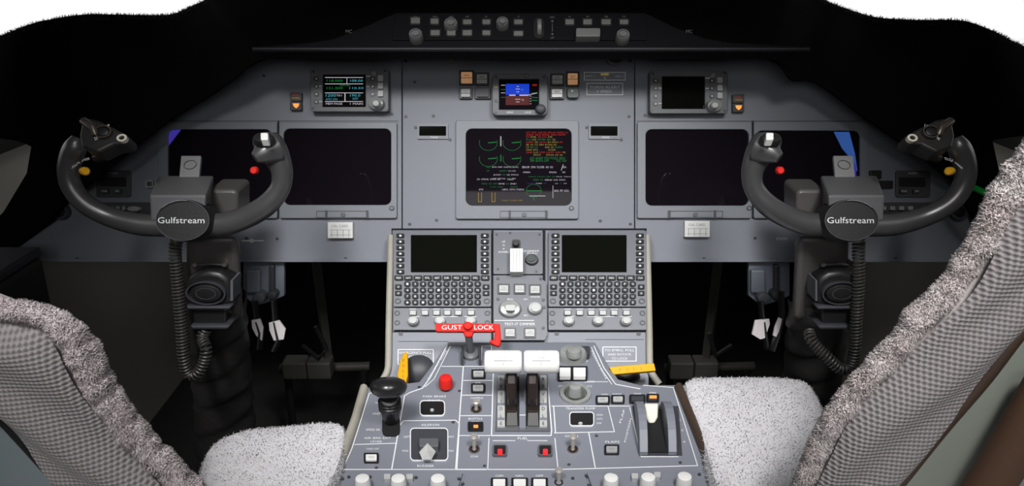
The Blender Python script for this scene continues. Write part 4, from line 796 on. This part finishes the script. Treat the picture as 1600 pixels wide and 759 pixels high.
for x, gx0, gx1 in ((799, 757.5, 815), (832, 818.5, 873)):
    m = MB(); m.tube([P(x, 577, 1.105), P(x, 598, 1.10), P(x + .5, 620, 1.105), QP.at(x + 1, 641, -.004)], [.0082, .0078, .0070, .0066], brown, 10, flat=.8); m.box(QP, x - 8, 634, x + 8, 642, .009, brown, base=.003); lv = m.build('throttle_lever', t, bevel=.001)
    m = MB(); a, b_ = P(gx0, 565, 1.095), P(gx1, 565, 1.095); ax = b_ - a; Ln = ax.length; r = .0158
    m.lathe(a, ax, [(r * .86, 0), (r * .97, .002), (r, .005), (r, Ln - .005), (r * .97, Ln - .002), (r * .86, Ln)], white, 36); gF = Face(545, 1.079, 585, 1.079)
    k = m.build('grip', lv, smooth=True, label='white barrel grip')
    m = MB(); xc = (gx0 + gx1) / 2; m.text(gF, 'PUSH', xc, 558, 3, dimb, h=.0004, wpx=12); m.line(gF, [(xc - 15, 563), (xc + 15, 563)], .7, dimb, .0004); m.line(gF, [(xc, 566), (xc, 570)], .7, dimb, .0004); m.build('grip_marking', k)
# air brake lever with black ball
t = thing('speed_brake_lever', 'lever with big black oval knob at the left of the pedestal', 'lever', QP.at(608, 668))
m = MB(); m.box(QP, 597, 648, 625, 681, .0015, gap, r=8); m.ring(QP, 611, 665, 0, 0.01, 0.001, gap); m.build('slot', t)
c = P(607, 604, 1.045)
m = MB(); m.lathe(c, V((0, .35, 1)), [(.004, -.0135), (.014, -.0125), (.021, -.008), (.0243, -.002), (.0243, .002), (.021, .0075), (.013, .011), (.004, .012)], mat('gloss_black_knob', (.014, .014, .015), .28, bump=.03, var=.1), 32, 1, 1); m.build('knob', t, smooth=True)
m = MB(); c2 = QP.at(611, 657, .002)
m.tube([c + V((0, 0, -.016)), c.lerp(c2, .42), c.lerp(c2, .5), c.lerp(c2, .9), c2], [.011, .0115, .0145, .0110, .0085], black, 18)
for k in (.38, .46, .54, .62): q = c.lerp(c2, k); m.lathe(q, V((0, 0, 1)), [(.0135, -.002), (.0155, 0), (.0135, .002)], black, 20)
m.build('shaft', t, smooth=True)
# yellow pull handles in black cups
t = thing('yellow_pull_handle', 'upright yellow blade handle at the upper left corner of the throttle console', 'handle', CP.at(630, 598), 'yellow emergency handles')
m = MB(); yf = Face(548, 1.235, 600, 1.17); m.poly(yf, [(631, 550), (634.5, 549), (637, 552), (637.5, 585), (634, 598), (622, 592), (621, 584), (625, 563)], 0, yel, base=-.012)
for k, s in enumerate('PULL'): m.text(yf, s, 630.5, 563 + 8 * k, 4, mat('worn_red_lettering', (.35, .12, .02), .6, var=.05), h=.0005)
m.build('blade', t, bevel=.0012)
m = MB(); m.lathe(CP.at(654, 578, .002), CP.n, [(.026, -.004), (.026, .004), (.018, .012), (.006, .015)], dkgrey, 24, 1, .9); m.build('cup', t, smooth=True)
t = thing('yellow_pull_handle', 'sideways yellow bar handle at the upper right corner of the throttle console', 'handle', CP.at(985, 590), 'yellow emergency handles')
yf = Face(560, 1.20, 590, 1.19); m = MB(); m.poly(yf, [(952, 573), (1022, 567), (1025, 579), (958, 585)], 0, yel, base=-.012)
for k, s in enumerate('PULL'): m.text(yf, s, 969 + 11 * k, 577.5 - k, 4, mat('worn_red_lettering', (0, 0, 0)), h=.0005, ang=5)
m.build('blade', t, bevel=.0012)
m = MB(); m.lathe(CP.at(978, 588, .002), CP.n, [(.022, -.004), (.022, .004), (.016, .012), (.006, .015)], black, 24, 1, .6); m.build('cup', t, smooth=True)
# small round and square controls
t = thing('red_push_button', 'round red push button on the pedestal left of the throttles', 'button', QP.at(696, 598)); m = MB(); m.knob(QP, 696, 592, 7, .006, offw); m.build('collar', t)
m = MB(); m.knob(QP, 696, 589, 10.5, .022, red, base=.006, sv=1); m.build('cap', t, smooth=True)
def qbtn(x, y, wd, hg, mt, lab, s=None, grp='square push buttons on the pedestal', h=.006):
    t = thing('push_button', lab, 'button', QP.at(x, y), grp); m = MB(); m.box(QP, x - wd / 2 - 3, y - hg / 2 - 2.5, x + wd / 2 + 3, y + hg / 2 + 2.5, h * .6, black, r=1.5); m.build('frame', t)
    m = MB(); m.box(QP, x - wd / 2, y - hg / 2, x + wd / 2, y + hg / 2, h, mt, base=h * .5, r=1)
    if s: m.text(QP, s, x, y, hg * .35, inkd, h=h + .0004, wpx=wd * .5)
    m.build('cap', t)
qbtn(747.5, 583, 16, 8, offw, 'pale push button directly left of the left throttle grip', 'FIRE'); qbtn(747, 605, 16, 8, offw, 'pale push button second from top in the column left of the throttles', 'BLD')
qbtn(743, 665, 18, 8, black, 'black push button with tiny amber light below the first toggle'); m = MB(); m.box(QP, 740, 663.5, 747, 667.5, .0068, eamb, base=.006); tag(m.build('indicator_light', loc=QP.at(743, 668)), 'tiny amber light on the black pedestal button', 'light')
qbtn(580, 714, 17, 9, white, 'bright white push button at the lower left corner of the pedestal', 'TO'); qbtn(956, 701, 17, 9, dimb, 'grey push button below the right recess, beside the flap lever', 'FLP')
qbtn(883, 581, 17, 14, white, 'left one of two large white square caps right of the throttle grips', None, 'large white caps', .012); qbtn(905.5, 581, 19, 14, white, 'right one of two large white square caps right of the throttle grips', None, 'large white caps', .012)
qbtn(942, 623.5, 16, 7, offw, 'first pale button in the row left of the flap lever top', 'HRN'); qbtn(965.5, 622.5, 15, 7, offw, 'second pale button in the row left of the flap lever top', 'SIL'); qbtn(996, 622, 19, 7, dkgrey, 'unlit dark button in the row above the flap lever'); qbtn(1020, 620.5, 14, 6, dkgrey, 'dark button with orange light above the flap lever')
m = MB(); m.box(QP, 1015, 617.5, 1026, 621.5, .0068, eamb, base=.006); tag(m.build('indicator_light', loc=QP.at(1020, 622)), 'small orange light above the flap lever', 'light')
for x, lab in ((781, 'left red-lit fuel switch below the throttles'), (852, 'right red-lit fuel switch below the throttles')):
    t = thing('fuel_switch', lab, 'switch', QP.at(x, 708), 'red-lit fuel switches'); m = MB(); m.box(QP, x - 11, 694, x + 11, 710, .005, midgrey, r=2); m.box(QP, x - 9, 695.5, x + 9, 708.5, .0058, black, base=.004, r=2); m.build('frame', t)
    m = MB(); m.box(QP, x - 3.5, 701, x + 4, 706.5, .010, ered, base=.005, r=1.5); m.build('lamp', t); m = MB(); m.line(QP, [(x - 8, 691.5), (x + 8, 691.5)], 1, inkd, .001); m.build('marking', t)
def toggle(x, y, lab, h=.020, lean=0):
    t = thing('toggle_switch', lab, 'switch', QP.at(x, y), 'metal toggle switches on the pedestal'); m = MB(); m.knob(QP, x, y, 9, .003, metal, sv=1); m.ring(QP, x, y, 4.5, 7, .0045, brown, sv=1, base=.002); m.build('nut', t, smooth=True)
    b0 = QP.at(x, y, .003); ti = b0 + V((lean, .004, 1)).normalized() * h; m = MB(); m.tube([b0, b0.lerp(ti, .6), b0.lerp(ti, .85), ti], [.0026, .0034, .0054, .0040], mat('bright_worn_metal', (.55, .52, .48), .4, metal=.5, var=.15, vscale=60), 12); m.build('bat_handle', t, smooth=True)
toggle(744, 638, 'stubby toggle switch with reddish collar left of the throttle slots', .012); toggle(741, 700, 'tall toggle switch left of the left red-lit fuel switch'); toggle(895, 700, 'tall toggle switch right of the right red-lit fuel switch'); toggle(873, 753, 'tall toggle switch at the bottom edge of the pedestal')
# recesses
def recess(x0, y0, x1, y1, r, lab, dep=.03, fill=black):
    t = thing('recessed_control', lab, 'control', QP.at((x0 + x1) / 2, y1), 'recessed controls')
    m = MB(); m.frame(QP, (x0 - 1.4, y0 - 1.1, x1 + 1.4, y1 + 1.1), (x0, y0, x1, y1), .0018, ink, base=0, hin=0, ro=r + 1, ri=r); m.build('rim', t)
    m = MB(); m.box(QP, x0 - .4, y0 - .4, x1 + .4, y1 + .4, .0012, fill, r=r); m.build('well', t); return t
t = recess(657, 626, 694, 648, 5, 'black rounded recess with small white peg below the red button'); m = MB(); m.knob(QP, 675, 639, 3, .004, offw, sv=.8); m.build('peg', t, smooth=True)
t = recess(891, 644, 927, 664, 4, 'dark rounded recess with small pale peg right of the throttle slots', fill=gap); m = MB(); m.knob(QP, 907, 660, 3.5, .004, offw, sv=.7); m.build('peg', t, smooth=True)
t = recess(642, 669, 699, 718, 5, 'large square recess with grey diamond shaped trim knob at lower left', fill=dkgrey)
m = MB(); m.box(QP, 655, 684, 685, 697, .012, midgrey, r=2); m.build('trim_pointer', t, bevel=.001)
m = MB(); m.add([QP.at(x, y, h) for x, y, h in ((668, 692, .020), (655, 706, .012), (660, 718, .010), (674, 718, .010), (681, 705, .012), (668, 703, .026))] + [QP.at(667, 706, .001)], [(0, 1, 5), (1, 2, 5), (2, 3, 5), (3, 4, 5), (4, 0, 5), (1, 0, 6), (2, 1, 6), (3, 2, 6), (4, 3, 6), (0, 4, 6)], white); m.build('trim_knob', t, label='pale faceted knob')
# translucent rotary knobs right of throttles
t = thing('rotary_selector', 'clear rotary knob just right of the right throttle grip top', 'knob', QP.at(897, 550)); m = MB(); m.knob(QP, 895, 547, 22, .016, clearp, sv=.8, seg=30); m.knob(QP, 897, 545, 12, .026, clearp, base=.016, sv=.9); m.build('dial', t, smooth=True); m = MB(); m.box(QP, 905, 540, 922, 552, .012, dkgrey, r=3); m.build('pointer', t, bevel=.001)
t = thing('rotary_selector', 'large clear rotary selector below the two white caps', 'knob', QP.at(900, 612)); m = MB(); m.ring(QP, 899, 613, 18, 24, .005, clearp, sv=1, seg=36); m.knob(QP, 899, 608, 15, .014, mat('smoky_clear_plastic', (.12, .125, .10), .2, var=.3, vscale=80, coat=.5), sv=.95); m.knob(QP, 899, 603, 10, .028, clearp, base=.012, sv=.8); m.build('dial', t, smooth=True)
# flap lever unit
t = thing('flap_lever_unit', 'flap lever with cream tab between two grey curved guides at right of pedestal', 'lever', QP.at(1035, 712))
m = MB(); m.poly(QP, [(988, 634), (1060, 634), (1066, 710), (1002, 710)], .002, dkgrey); m.build('base', t)
for x0, dx in ((1001, 13), (1041, 13)):
    m = MB(); vs = []; fs = []
    for k in range(9):
        s = k / 8; y = 632 + 79 * s; xx = x0 - 11 + 9 * s if x0 < 1020 else x0 - 9 + 12 * s; hh = .006 + .022 * math.sin(math.pi * min(1, s * 1.02)) ** .7
        vs += [QP.at(xx, y, .002), QP.at(xx, y, .002) + QP.n * hh, QP.at(xx + dx, y, .002) + QP.n * hh, QP.at(xx + dx, y, .002)]
    for k in range(8): fs += [(4 * k + j, 4 * k + j + 1, 4 * k + 5 + j, 4 * k + 4 + j) for j in range(3)]
    fs += [(0, 1, 2, 3), (35, 34, 33, 32)]; m.add(vs, fs, panel); m.build('guide', t, bevel=.0008)
m = MB(); m.poly(QP, [(1005, 640), (1032, 638), (1042, 706), (1014, 706)], .004, gap, base=.001); m.build('slot', t)
fF = Face(625, 1.10, 668, 1.09); m = MB(); m.poly(fF, [(1007, 630), (1029, 630), (1028, 652), (1022, 662), (1014, 662), (1009, 650)], 0, ivory, base=-.008); m.build('lever_tab', t, bevel=.002, label='cream plastic tab')
m = MB(); m.poly(fF, [(1011, 655), (1026, 655), (1026, 672), (1014, 672)], -.002, brown, base=-.02); m.build('lever_arm', t, bevel=.001)
m = MB(); m.text(QP, '12', 1003, 656, 2.6, ink, h=.03) if 0 else None
for x, y, s in ((1052, 640, '0'), (1056, 656, '12'), (1060, 672, '20'), (1063, 690, '40')): m.text(QP, s, x + 6, y, 2.8, ink, h=.0012)
m.build('scale_lettering', t)
# bottom strip of radio heads
t = thing('bottom_switch_row', 'last row of knobs and buttons cut by the bottom edge of the photo', 'control panel', QP.at(820, 800))
m = MB()
for a, b_ in ((532, 723), (728, 913), (917, 1112)): m.poly(QP, [(a, 738), (b_, 738), (b_ + (b_ - 811) * .22, 800), (a + (a - 811) * .22, 800)], .004, panel)
m.build('faceplate', t, bevel=.0006)
m = MB()
for x, y in ((535, 747), (545, 744), (578, 744), (650, 745), (717, 747), (723, 755), (895, 746), (916, 742), (920, 757), (1030, 746), (1093, 740)): m.dot(QP, x, y, 2.6, .006, dkgrey, base=.003)
for x, s in ((780, 'COM'), (812, 'NAV'), (843, 'OFF')): m.text(QP, s, x, 743, 3, ink, h=.0046, wpx=12)
m.build('marking', t)
for x in (780, 812, 843): m = MB(); m.box(QP, x - 13, 746, x + 13, 762, .007, black, base=.003, r=1); m.box(QP, x - 9.5, 748, x + 9.5, 759, .009, white, base=.006, r=1); m.build('push_button', t)
for x, y in ((566, 746), (622, 746), (684, 746), (955, 745), (1013, 744), (1070, 743)): m = MB(); m.knob(QP, x, y, 12, .024, white, base=.003, sv=.9); m.build('rotary_knob', t, smooth=True)
for x, y in ((640, 744), (992, 743), (1027, 741), (605, 744)): m = MB(); m.box(QP, x - 5, y - 4, x + 5, y + 4, .010, offw, base=.003, r=1); m.build('small_button', t)

# ================================================================== SEATS
def seat(s, lab, rim, inner, trimc, shell, lobe, lobe2, rear, d0, d1, frim):
    """s=-1 left, +1 right; rim/inner/trimc are outlines on the backrest plane"""
    t = thing('pilot_seat', lab, 'seat', V((s * .45, .55, 0)), 'cockpit seats')
    BF = Face(*d0, *d1)
    R = catmull([(a, b_, 0) for a, b_ in rim], 6); I = catmull([(a, b_, 0) for a, b_ in inner], 6); Tc = catmull([(a, b_, 0) for a, b_ in trimc], 6)
    def res(c, n):
        c = np.array(c)[:, :2]; L = np.concatenate([[0], np.cumsum(np.linalg.norm(np.diff(c, axis=0), axis=1))]); q = np.linspace(0, L[-1], n); return np.stack([np.interp(q, L, c[:, 0]), np.interp(q, L, c[:, 1])], 1)
    n = 60; n = 170; I2, T2, R2 = res(I, n), res(Tc, n), res(R, n)
    from mathutils import noise
    m = MB(); vs = []; uv = []; K = 14
    for i in range(n):
        for k in range(K + 1):
            f = k / K; x, y = I2[i] * (1 - f) + T2[i] * f; h = .018 * (math.sin(math.pi * f) ** .5) + .004 * math.sin(f * 9 + i * .1)
            p = BF.at(x, y, 0); vs.append(p + BF.n * h); uv.append(((p - BF.o).dot(BF.u), (p - BF.o).dot(BF.v)))
    fs = [(i * (K + 1) + k, (i + 1) * (K + 1) + k, (i + 1) * (K + 1) + k + 1, i * (K + 1) + k + 1) for i in range(n - 1) for k in range(K)]
    m.add(vs, fs, knit); m.uv = uv; m.build('knitted_back_cover', t, smooth=True)
    # padded core behind the cover
    m = MB(); vs = []
    for i in range(n):
        a = BF.at(*(R2[i] * .5 + I2[i] * .5)) - BF.n * .012; b_ = BF.at(*T2[i]) - BF.n * .008; vs += [a, b_, b_ - BF.n * .06, a.lerp(b_, .5) - BF.n * .065]
    fs = [(4 * i + j, 4 * i + (j + 1) % 4, 4 * i + 4 + (j + 1) % 4, 4 * i + 4 + j) for i in range(n - 1) for j in range(4)] + [(0, 1, 2, 3), (4 * n - 1, 4 * n - 2, 4 * n - 3, 4 * n - 4)]
    m.add(vs, fs, furp if frim is furp else frim); m.build('backrest_core', t, smooth=True)
    # sheepskin roll along the rim
    mid = [R2[i] * .45 + I2[i] * .55 for i in range(n)]; rad = [np.linalg.norm(R2[i] - I2[i]) / 2 * BF.k(*mid[i]) * .72 for i in range(n)]
    ctr = [BF.at(*mid[i]) - BF.n * .006 for i in range(n)]; m = MB(); m.tube(ctr, [r * (1 + .06 * math.sin(i * .9)) for i, r in enumerate(rad)], frim, 22)
    for j in range(len(m.v)):
        c_ = ctr[j // 22]; p = V(m.v[j]); q_ = noise.noise(p * 55) * .34 + noise.noise(p * 130) * .20; m.v[j] = tuple(c_ + (p - c_) * (1 + q_))
    rr = m.build('sheepskin_rim', t, smooth=True)
    m.sign = _sgn(m); furmesh(m, 80000, .0055, .0014, frim, 'wool', rr, tilt=.6)
    # piping strip and shell
    m = MB(); m.tube([BF.at(x, y, .004) for x, y in T2],   .0065 if s > 0 else .004, browns if s > 0 else black, 12); m.build('edge_piping', t, smooth=True)
    Sh = catmull([(a, b_, 0) for a, b_ in shell], 6); S2 = res(Sh, n); m = MB(); vs = []
    for i in range(n):
        for f in (0, .3, .7, 1): x, y = T2[i] * (1 - f) + S2[i] * f; vs.append(BF.at(x, y, 0) + BF.n * (-.004 - .03 * f * f))
    for i in range(n):
        for f in (0, .3, .7, 1): x, y = T2[i] * (1 - f) + S2[i] * f; vs.append(BF.at(x, y, 0) + BF.n * (-.03 - .03 * f * f))
    q = 4 * n; fs = [(i * 4 + k + o, (i + 1) * 4 + k + o, (i + 1) * 4 + k + 1 + o, i * 4 + k + 1 + o) for o in (0, q) for i in range(n - 1) for k in range(3)]
    m.add(vs, fs, shellb if s < 0 else mat('seat_shell_greenish', (.30, .34, .29), .5, bump=.1, var=.2, vscale=5)); m.build('seat_shell', t, smooth=True)
    if s > 0:
        m = MB(); A_ = [BF.at(x, y, .03) for x, y in ((1640, 600), (1600, 668), (1560, 735), (1500, 830))]; m.tube(A_, .020, mat('brown_leather', (.11, .06, .035), .6, bump=.3, var=.15), 16); m.build('armrest', t, smooth=True, label='brown padded armrest')
    # cushion: two thigh pads and rear part
    m = MB()
    def pad(pts, zt):
        pl = [PZ(x, y, zt) for x, y in pts] if len(pts) > 4 else [V((x, y, zt)) for x, y in pts]; c = sum(pl, V((0, 0, 0))) / len(pl); N = len(pl); cp = catmull([tuple(p) for p in pl + [pl[0]]], 5)[:-1]; N = len(cp); vs = []; prof = [(1, -.09), (1.0, -.03), (.985, -.014), (.94, -.004), (.85, 0), (.6, .003), (.3, .004)]
        for sc, dz in prof:
            for p in cp: p = V(p); vs.append(c + (p - c) * sc + V((0, 0, dz)))
        fs = [(j * N + i, j * N + (i + 1) % N, (j + 1) * N + (i + 1) % N, (j + 1) * N + i) for j in range(len(prof) - 1) for i in range(N)]; fs += [tuple(range((len(prof) - 1) * N, len(prof) * N)), tuple(range(N - 1, -1, -1))]
        m.add(vs, fs, fur)
    pad(lobe, .45); pad(lobe2, .45); pad(rear, .447)
    cs = m.build('seat_cushion', t, smooth=True)
    mm = MB(); mm.v, mm.f, mm.mi, mm.mats = m.v, m.f, m.mi, m.mats; mm.sign = _sgn(mm)
    vis = lambda p, nn: (p[:, 2] > .38)
    furmesh(mm, 150000, .0045, .0012, fur, 'cushion_wool', cs, tilt=.8, keep=vis)
    m = MB(); cx = s * .45; m.wbox(cx - .17, .45, 0.02, cx + .17, .85, .34, dkgrey); m.wbox(cx - .2, .35, 0, cx - .15, .95, .03, metal); m.wbox(cx + .15, .35, 0, cx + .2, .95, .03, metal); m.build('seat_base', t, bevel=.01)
def _sgn(mb):
    # outward orientation of first part: compare face normals with direction from its centre line
    vv = np.array([tuple(p) for p in mb.v]); tot = 0
    for f in mb.f[:200]:
        a, b_, c = vv[f[0]], vv[f[1]], vv[f[2]]; nrm = np.cross(b_ - a, c - a); tot += 0
    vol = 0
    for f in mb.f:
        for i in range(1, len(f) - 1): vol += np.dot(vv[f[0]] - vv[0], np.cross(vv[f[i]] - vv[0], vv[f[i + 1]] - vv[0]))
    return 1 if vol > 0 else -1
seat(-1, 'left pilot seat with knitted back, pale sheepskin rim and sheepskin cushion',
     [(-160, 452), (-60, 458), (0, 468), (48, 476), (92, 486), (122, 506), (146, 540), (168, 575), (190, 612), (216, 652), (250, 695), (288, 733), (318, 762), (360, 800), (420, 870)],
     [(-160, 496), (-60, 500), (0, 505), (38, 510), (66, 520), (88, 545), (106, 575), (126, 608), (150, 645), (175, 682), (212, 722), (246, 752), (270, 775), (310, 815), (370, 880)],
     [(-230, 500), (-180, 530), (-140, 560), (-80, 605), (-20, 640), (0, 655), (40, 698), (95, 760), (130, 800), (190, 880)],
     [(-330, 560), (-260, 700), (-200, 760), (-120, 830), (-60, 900), (0, 960)],
     [(345, 677), (385, 665), (440, 660), (500, 654), (532, 655), (543, 668), (538, 705), (523, 745), (488, 800), (450, 850), (330, 840), (300, 780), (305, 735), (322, 695)],
     [(40, 690), (120, 670), (190, 680), (215, 705), (190, 760), (150, 850), (-40, 850), (-10, 760)],
     [(-.66, .80), (-.245, .80), (-.245, .45), (-.66, .45)], (470, .70), (759, .80), furl)
seat(1, 'right copilot seat with knitted back, pinkish sheepskin rim and sheepskin cushion',
     [(1760, 60), (1690, 120), (1640, 170), (1600, 222), (1570, 268), (1545, 312), (1515, 372), (1480, 430), (1430, 480), (1385, 535), (1335, 592), (1288, 648), (1262, 700), (1240, 759), (1215, 820), (1190, 900)],
     [(1800, 110), (1730, 165), (1680, 210), (1640, 262), (1608, 305), (1580, 350), (1550, 402), (1515, 455), (1462, 510), (1418, 562), (1368, 612), (1325, 662), (1298, 708), (1272, 759), (1248, 820), (1220, 900)],
     [(1900, 230), (1800, 310), (1700, 400), (1600, 512), (1540, 590), (1470, 672), (1400, 760), (1350, 820), (1290, 900)],
     [(1990, 420), (1900, 520), (1800, 700), (1700, 820), (1600, 920), (1500, 1000)],
     [(1066, 592), (1085, 583), (1150, 582), (1225, 583), (1262, 590), (1282, 615), (1300, 660), (1330, 760), (1350, 850), (1150, 850), (1116, 760), (1096, 690), (1072, 625)],
     [(1520, 600), (1600, 585), (1660, 590), (1670, 640), (1690, 760), (1650, 850), (1560, 850), (1500, 700)],
     [(.27, .80), (.66, .80), (.66, .45), (.27, .45)], (220, .66), (759, .80), furp)
# ================================================================== FOOTWELL
for x, y0, y1, lab in ((508, 412, 575, 'slanting dark metal link of the left rudder pedals'), (1108, 412, 575, 'slanting dark metal link of the right rudder pedals')):
    s = 1 if x < 800 else -1; t = thing('rudder_pedal', lab, 'pedal', P(x, 600, 1.75), 'rudder pedals')
    m = MB(); a, b_ = P(x - s * 16, y0 - 20, 1.62), P(x + s * 6, 572, 1.72); m.tube([a, b_], .02, midgrey if 0 else mat('pedal_dark_paint', (.045, .043, .038), .6, bump=.2, var=.2), 4, flat=.5); m.build('link', t)
    m = MB(); m.tube([P(x - 70, 575, 1.75), P(x + 70, 572, 1.75)], .010, mat('pedal_dark_paint', (0, 0, 0)), 12); m.build('crossbar', t, smooth=True)
    for k in (-60, 60): q = P(x + k, 574, 1.75); m = MB(); m.tube([q, V((q.x, q.y, 0))], .009, black, 10); m.build('post', t, smooth=True)
    for k in (-35, 3):
        m = MB(); q = P(x + k - 10, 573, 1.70); m.wbox(q.x - .025, q.y - .02, q.z - .02, q.x + .025, q.y + .02, q.z + .02, mat('pedal_dark_paint', (0, 0, 0))); m.build('block', t, bevel=.004)
    m = MB(); m.tube([P(x - 35, 540, 1.7), P(x - 10, 560, 1.68), P(x + 2, 545, 1.68), P(x - 15, 510, 1.66)] if s > 0 else [P(x + 35, 540, 1.7), P(x + 10, 555, 1.68), P(x, 520, 1.66)], .005, black, 8); m.build('hose', t, smooth=True)
for x0, s, lab in ((380, 1, 'blue-grey bracket hanging below the panel right of the left column'), (1170, 1, 'blue-grey bracket hanging below the panel left of the right column')):
    BFc = Face(410, 1.36, 480, 1.38); t = thing('panel_bracket', lab, 'bracket', P(x0 + 30, 480, 1.38), 'blue-grey brackets'); m = MB()
    m.poly(BFc, [(x0, 410), (x0 + 64, 410), (x0 + 64, 462), (x0 + 46, 470), (x0 + 20, 478), (x0, 462)], 0, bluegrey, base=-.01); m.build('plate', t, bevel=.001)
    m = MB(); m.poly(BFc, [(x0 + 4, 422), (x0 + 26, 422), (x0 + 26, 458), (x0 + 4, 458)], .012, bluegrey); m.box(BFc, x0 + 40, 414, x0 + 48, 470, .012, dkgrey); m.build('boss', t, bevel=.003)
    m = MB(); m.knob(BFc, x0 + 24, 466, 10, .02, midgrey); m.knob(BFc, x0 + 44, 462, 8, .02, dkgrey); m.build('fitting', t, smooth=True)
def belt(pts, tagp, d, lab):
    t = thing('hanging_strap', lab, 'strap', P(tagp[0][0], tagp[0][1], d), 'black straps with white tags'); m = MB(); m.tube([P(x, y, d) for x, y in pts], .011, black, 10, flat=.4); m.build('strap', t, smooth=True)
    fc = Face(480, d - .012, 540, d - .008); m = MB(); m.poly(fc, tagp, 0, strapw, base=-.004); m.build('cloth_tag', t, label='white cloth tag')
belt([(398, 470), (402, 500), (408, 520), (405, 545)], [(393, 500), (406, 498), (411, 512), (409, 532), (400, 524), (394, 512)], 1.33, 'left strap with small white tag beside the left control column')
belt([(428, 468), (430, 500), (436, 530), (428, 548)], [(420, 504), (436, 500), (446, 514), (443, 530), (428, 532), (421, 516)], 1.33, 'right strap with small white tag beside the left control column')
belt([(1188, 470), (1190, 490), (1194, 520), (1198, 545)], [(1180, 500), (1202, 498), (1203, 506), (1195, 528), (1188, 530), (1175, 522)], 1.33, 'left strap with large white tag beside the right control column')
belt([(1220, 455), (1222, 490), (1214, 525), (1206, 548)], [(1217, 496), (1222, 498), (1219, 514), (1213, 526), (1208, 524), (1211, 510)], 1.30, 'right strap with narrow white tag beside the right control column')
# side consoles
for s, lab in ((-1, 'dark side console along the left wall beside the pilot seat'), (1, 'dark side console along the right wall beside the copilot seat')):
    t = thing('side_console', lab, 'console', V((s * .78, .9, 0)), 'side consoles'); x0, x1 = sorted((s * (LW - .001), s * .74))
    m = MB(); m.wbox(x0, .2, .3, x1, 1.18, .60, wallm); m.build('body', t, bevel=.01); m = MB(); m.wbox(x0, .2, .60, x1, 1.18, .615, dkgrey); m.build('top', t, bevel=.004)
    vp = P(800 + s * 765, 272, 2.038); m = MB(); m.lathe(vp, V((-s, 0, 0)), [(.03, 0), (.03, .012), (.022, .018), (.008, .014)], midgrey, 24); tag(m.build('wall_vent', loc=vp, smooth=True), 'small round vent on the %s wall near the glareshield end' % ('left' if s < 0 else 'right'), 'vent', 'wall vents')
m = MB(); m.tube([P(1512, 289, 1.22), P(1528, 296, 1.2), P(1545, 304, 1.18), P(1600, 328, 1.14), V((.95, .95, .585))], .0045, greenm, 12); tag(m.build('green_tube', loc=P(1528, 300, 1.2), smooth=True), 'bright green thin tube right of the right yoke', 'tube')
# unseen housings for the ceiling spots; front and rear pairs are added fill
for x, y, lb in ((-.307, .2, 'centre left'), (.307, .2, 'centre right'), (-.30, .46, 'front left, added fill'), (.30, .46, 'front right, added fill'), (-.35, 0, 'rear left, added fill'), (.35, 0, 'rear right, added fill')):
    t = thing('ceiling_lamp_and_fill', 'unseen small round white lamp housing on the ceiling, %s' % lb, 'lamp', V((x, y, 1.62)), 'ceiling spot lamps')
    m = MB(); m.ring(Face(0, 1, 1, 1), 0, 0, 0, 0, 0, white) if 0 else m.lathe(V((x, y, 1.62)), V((0, 0, -1)), [(.06, 0), (.055, .012), (.045, .014)], white, 24); m.build('housing', t, smooth=True)
for o in bpy.data.objects:
    if '_o' in o: del o['_o']
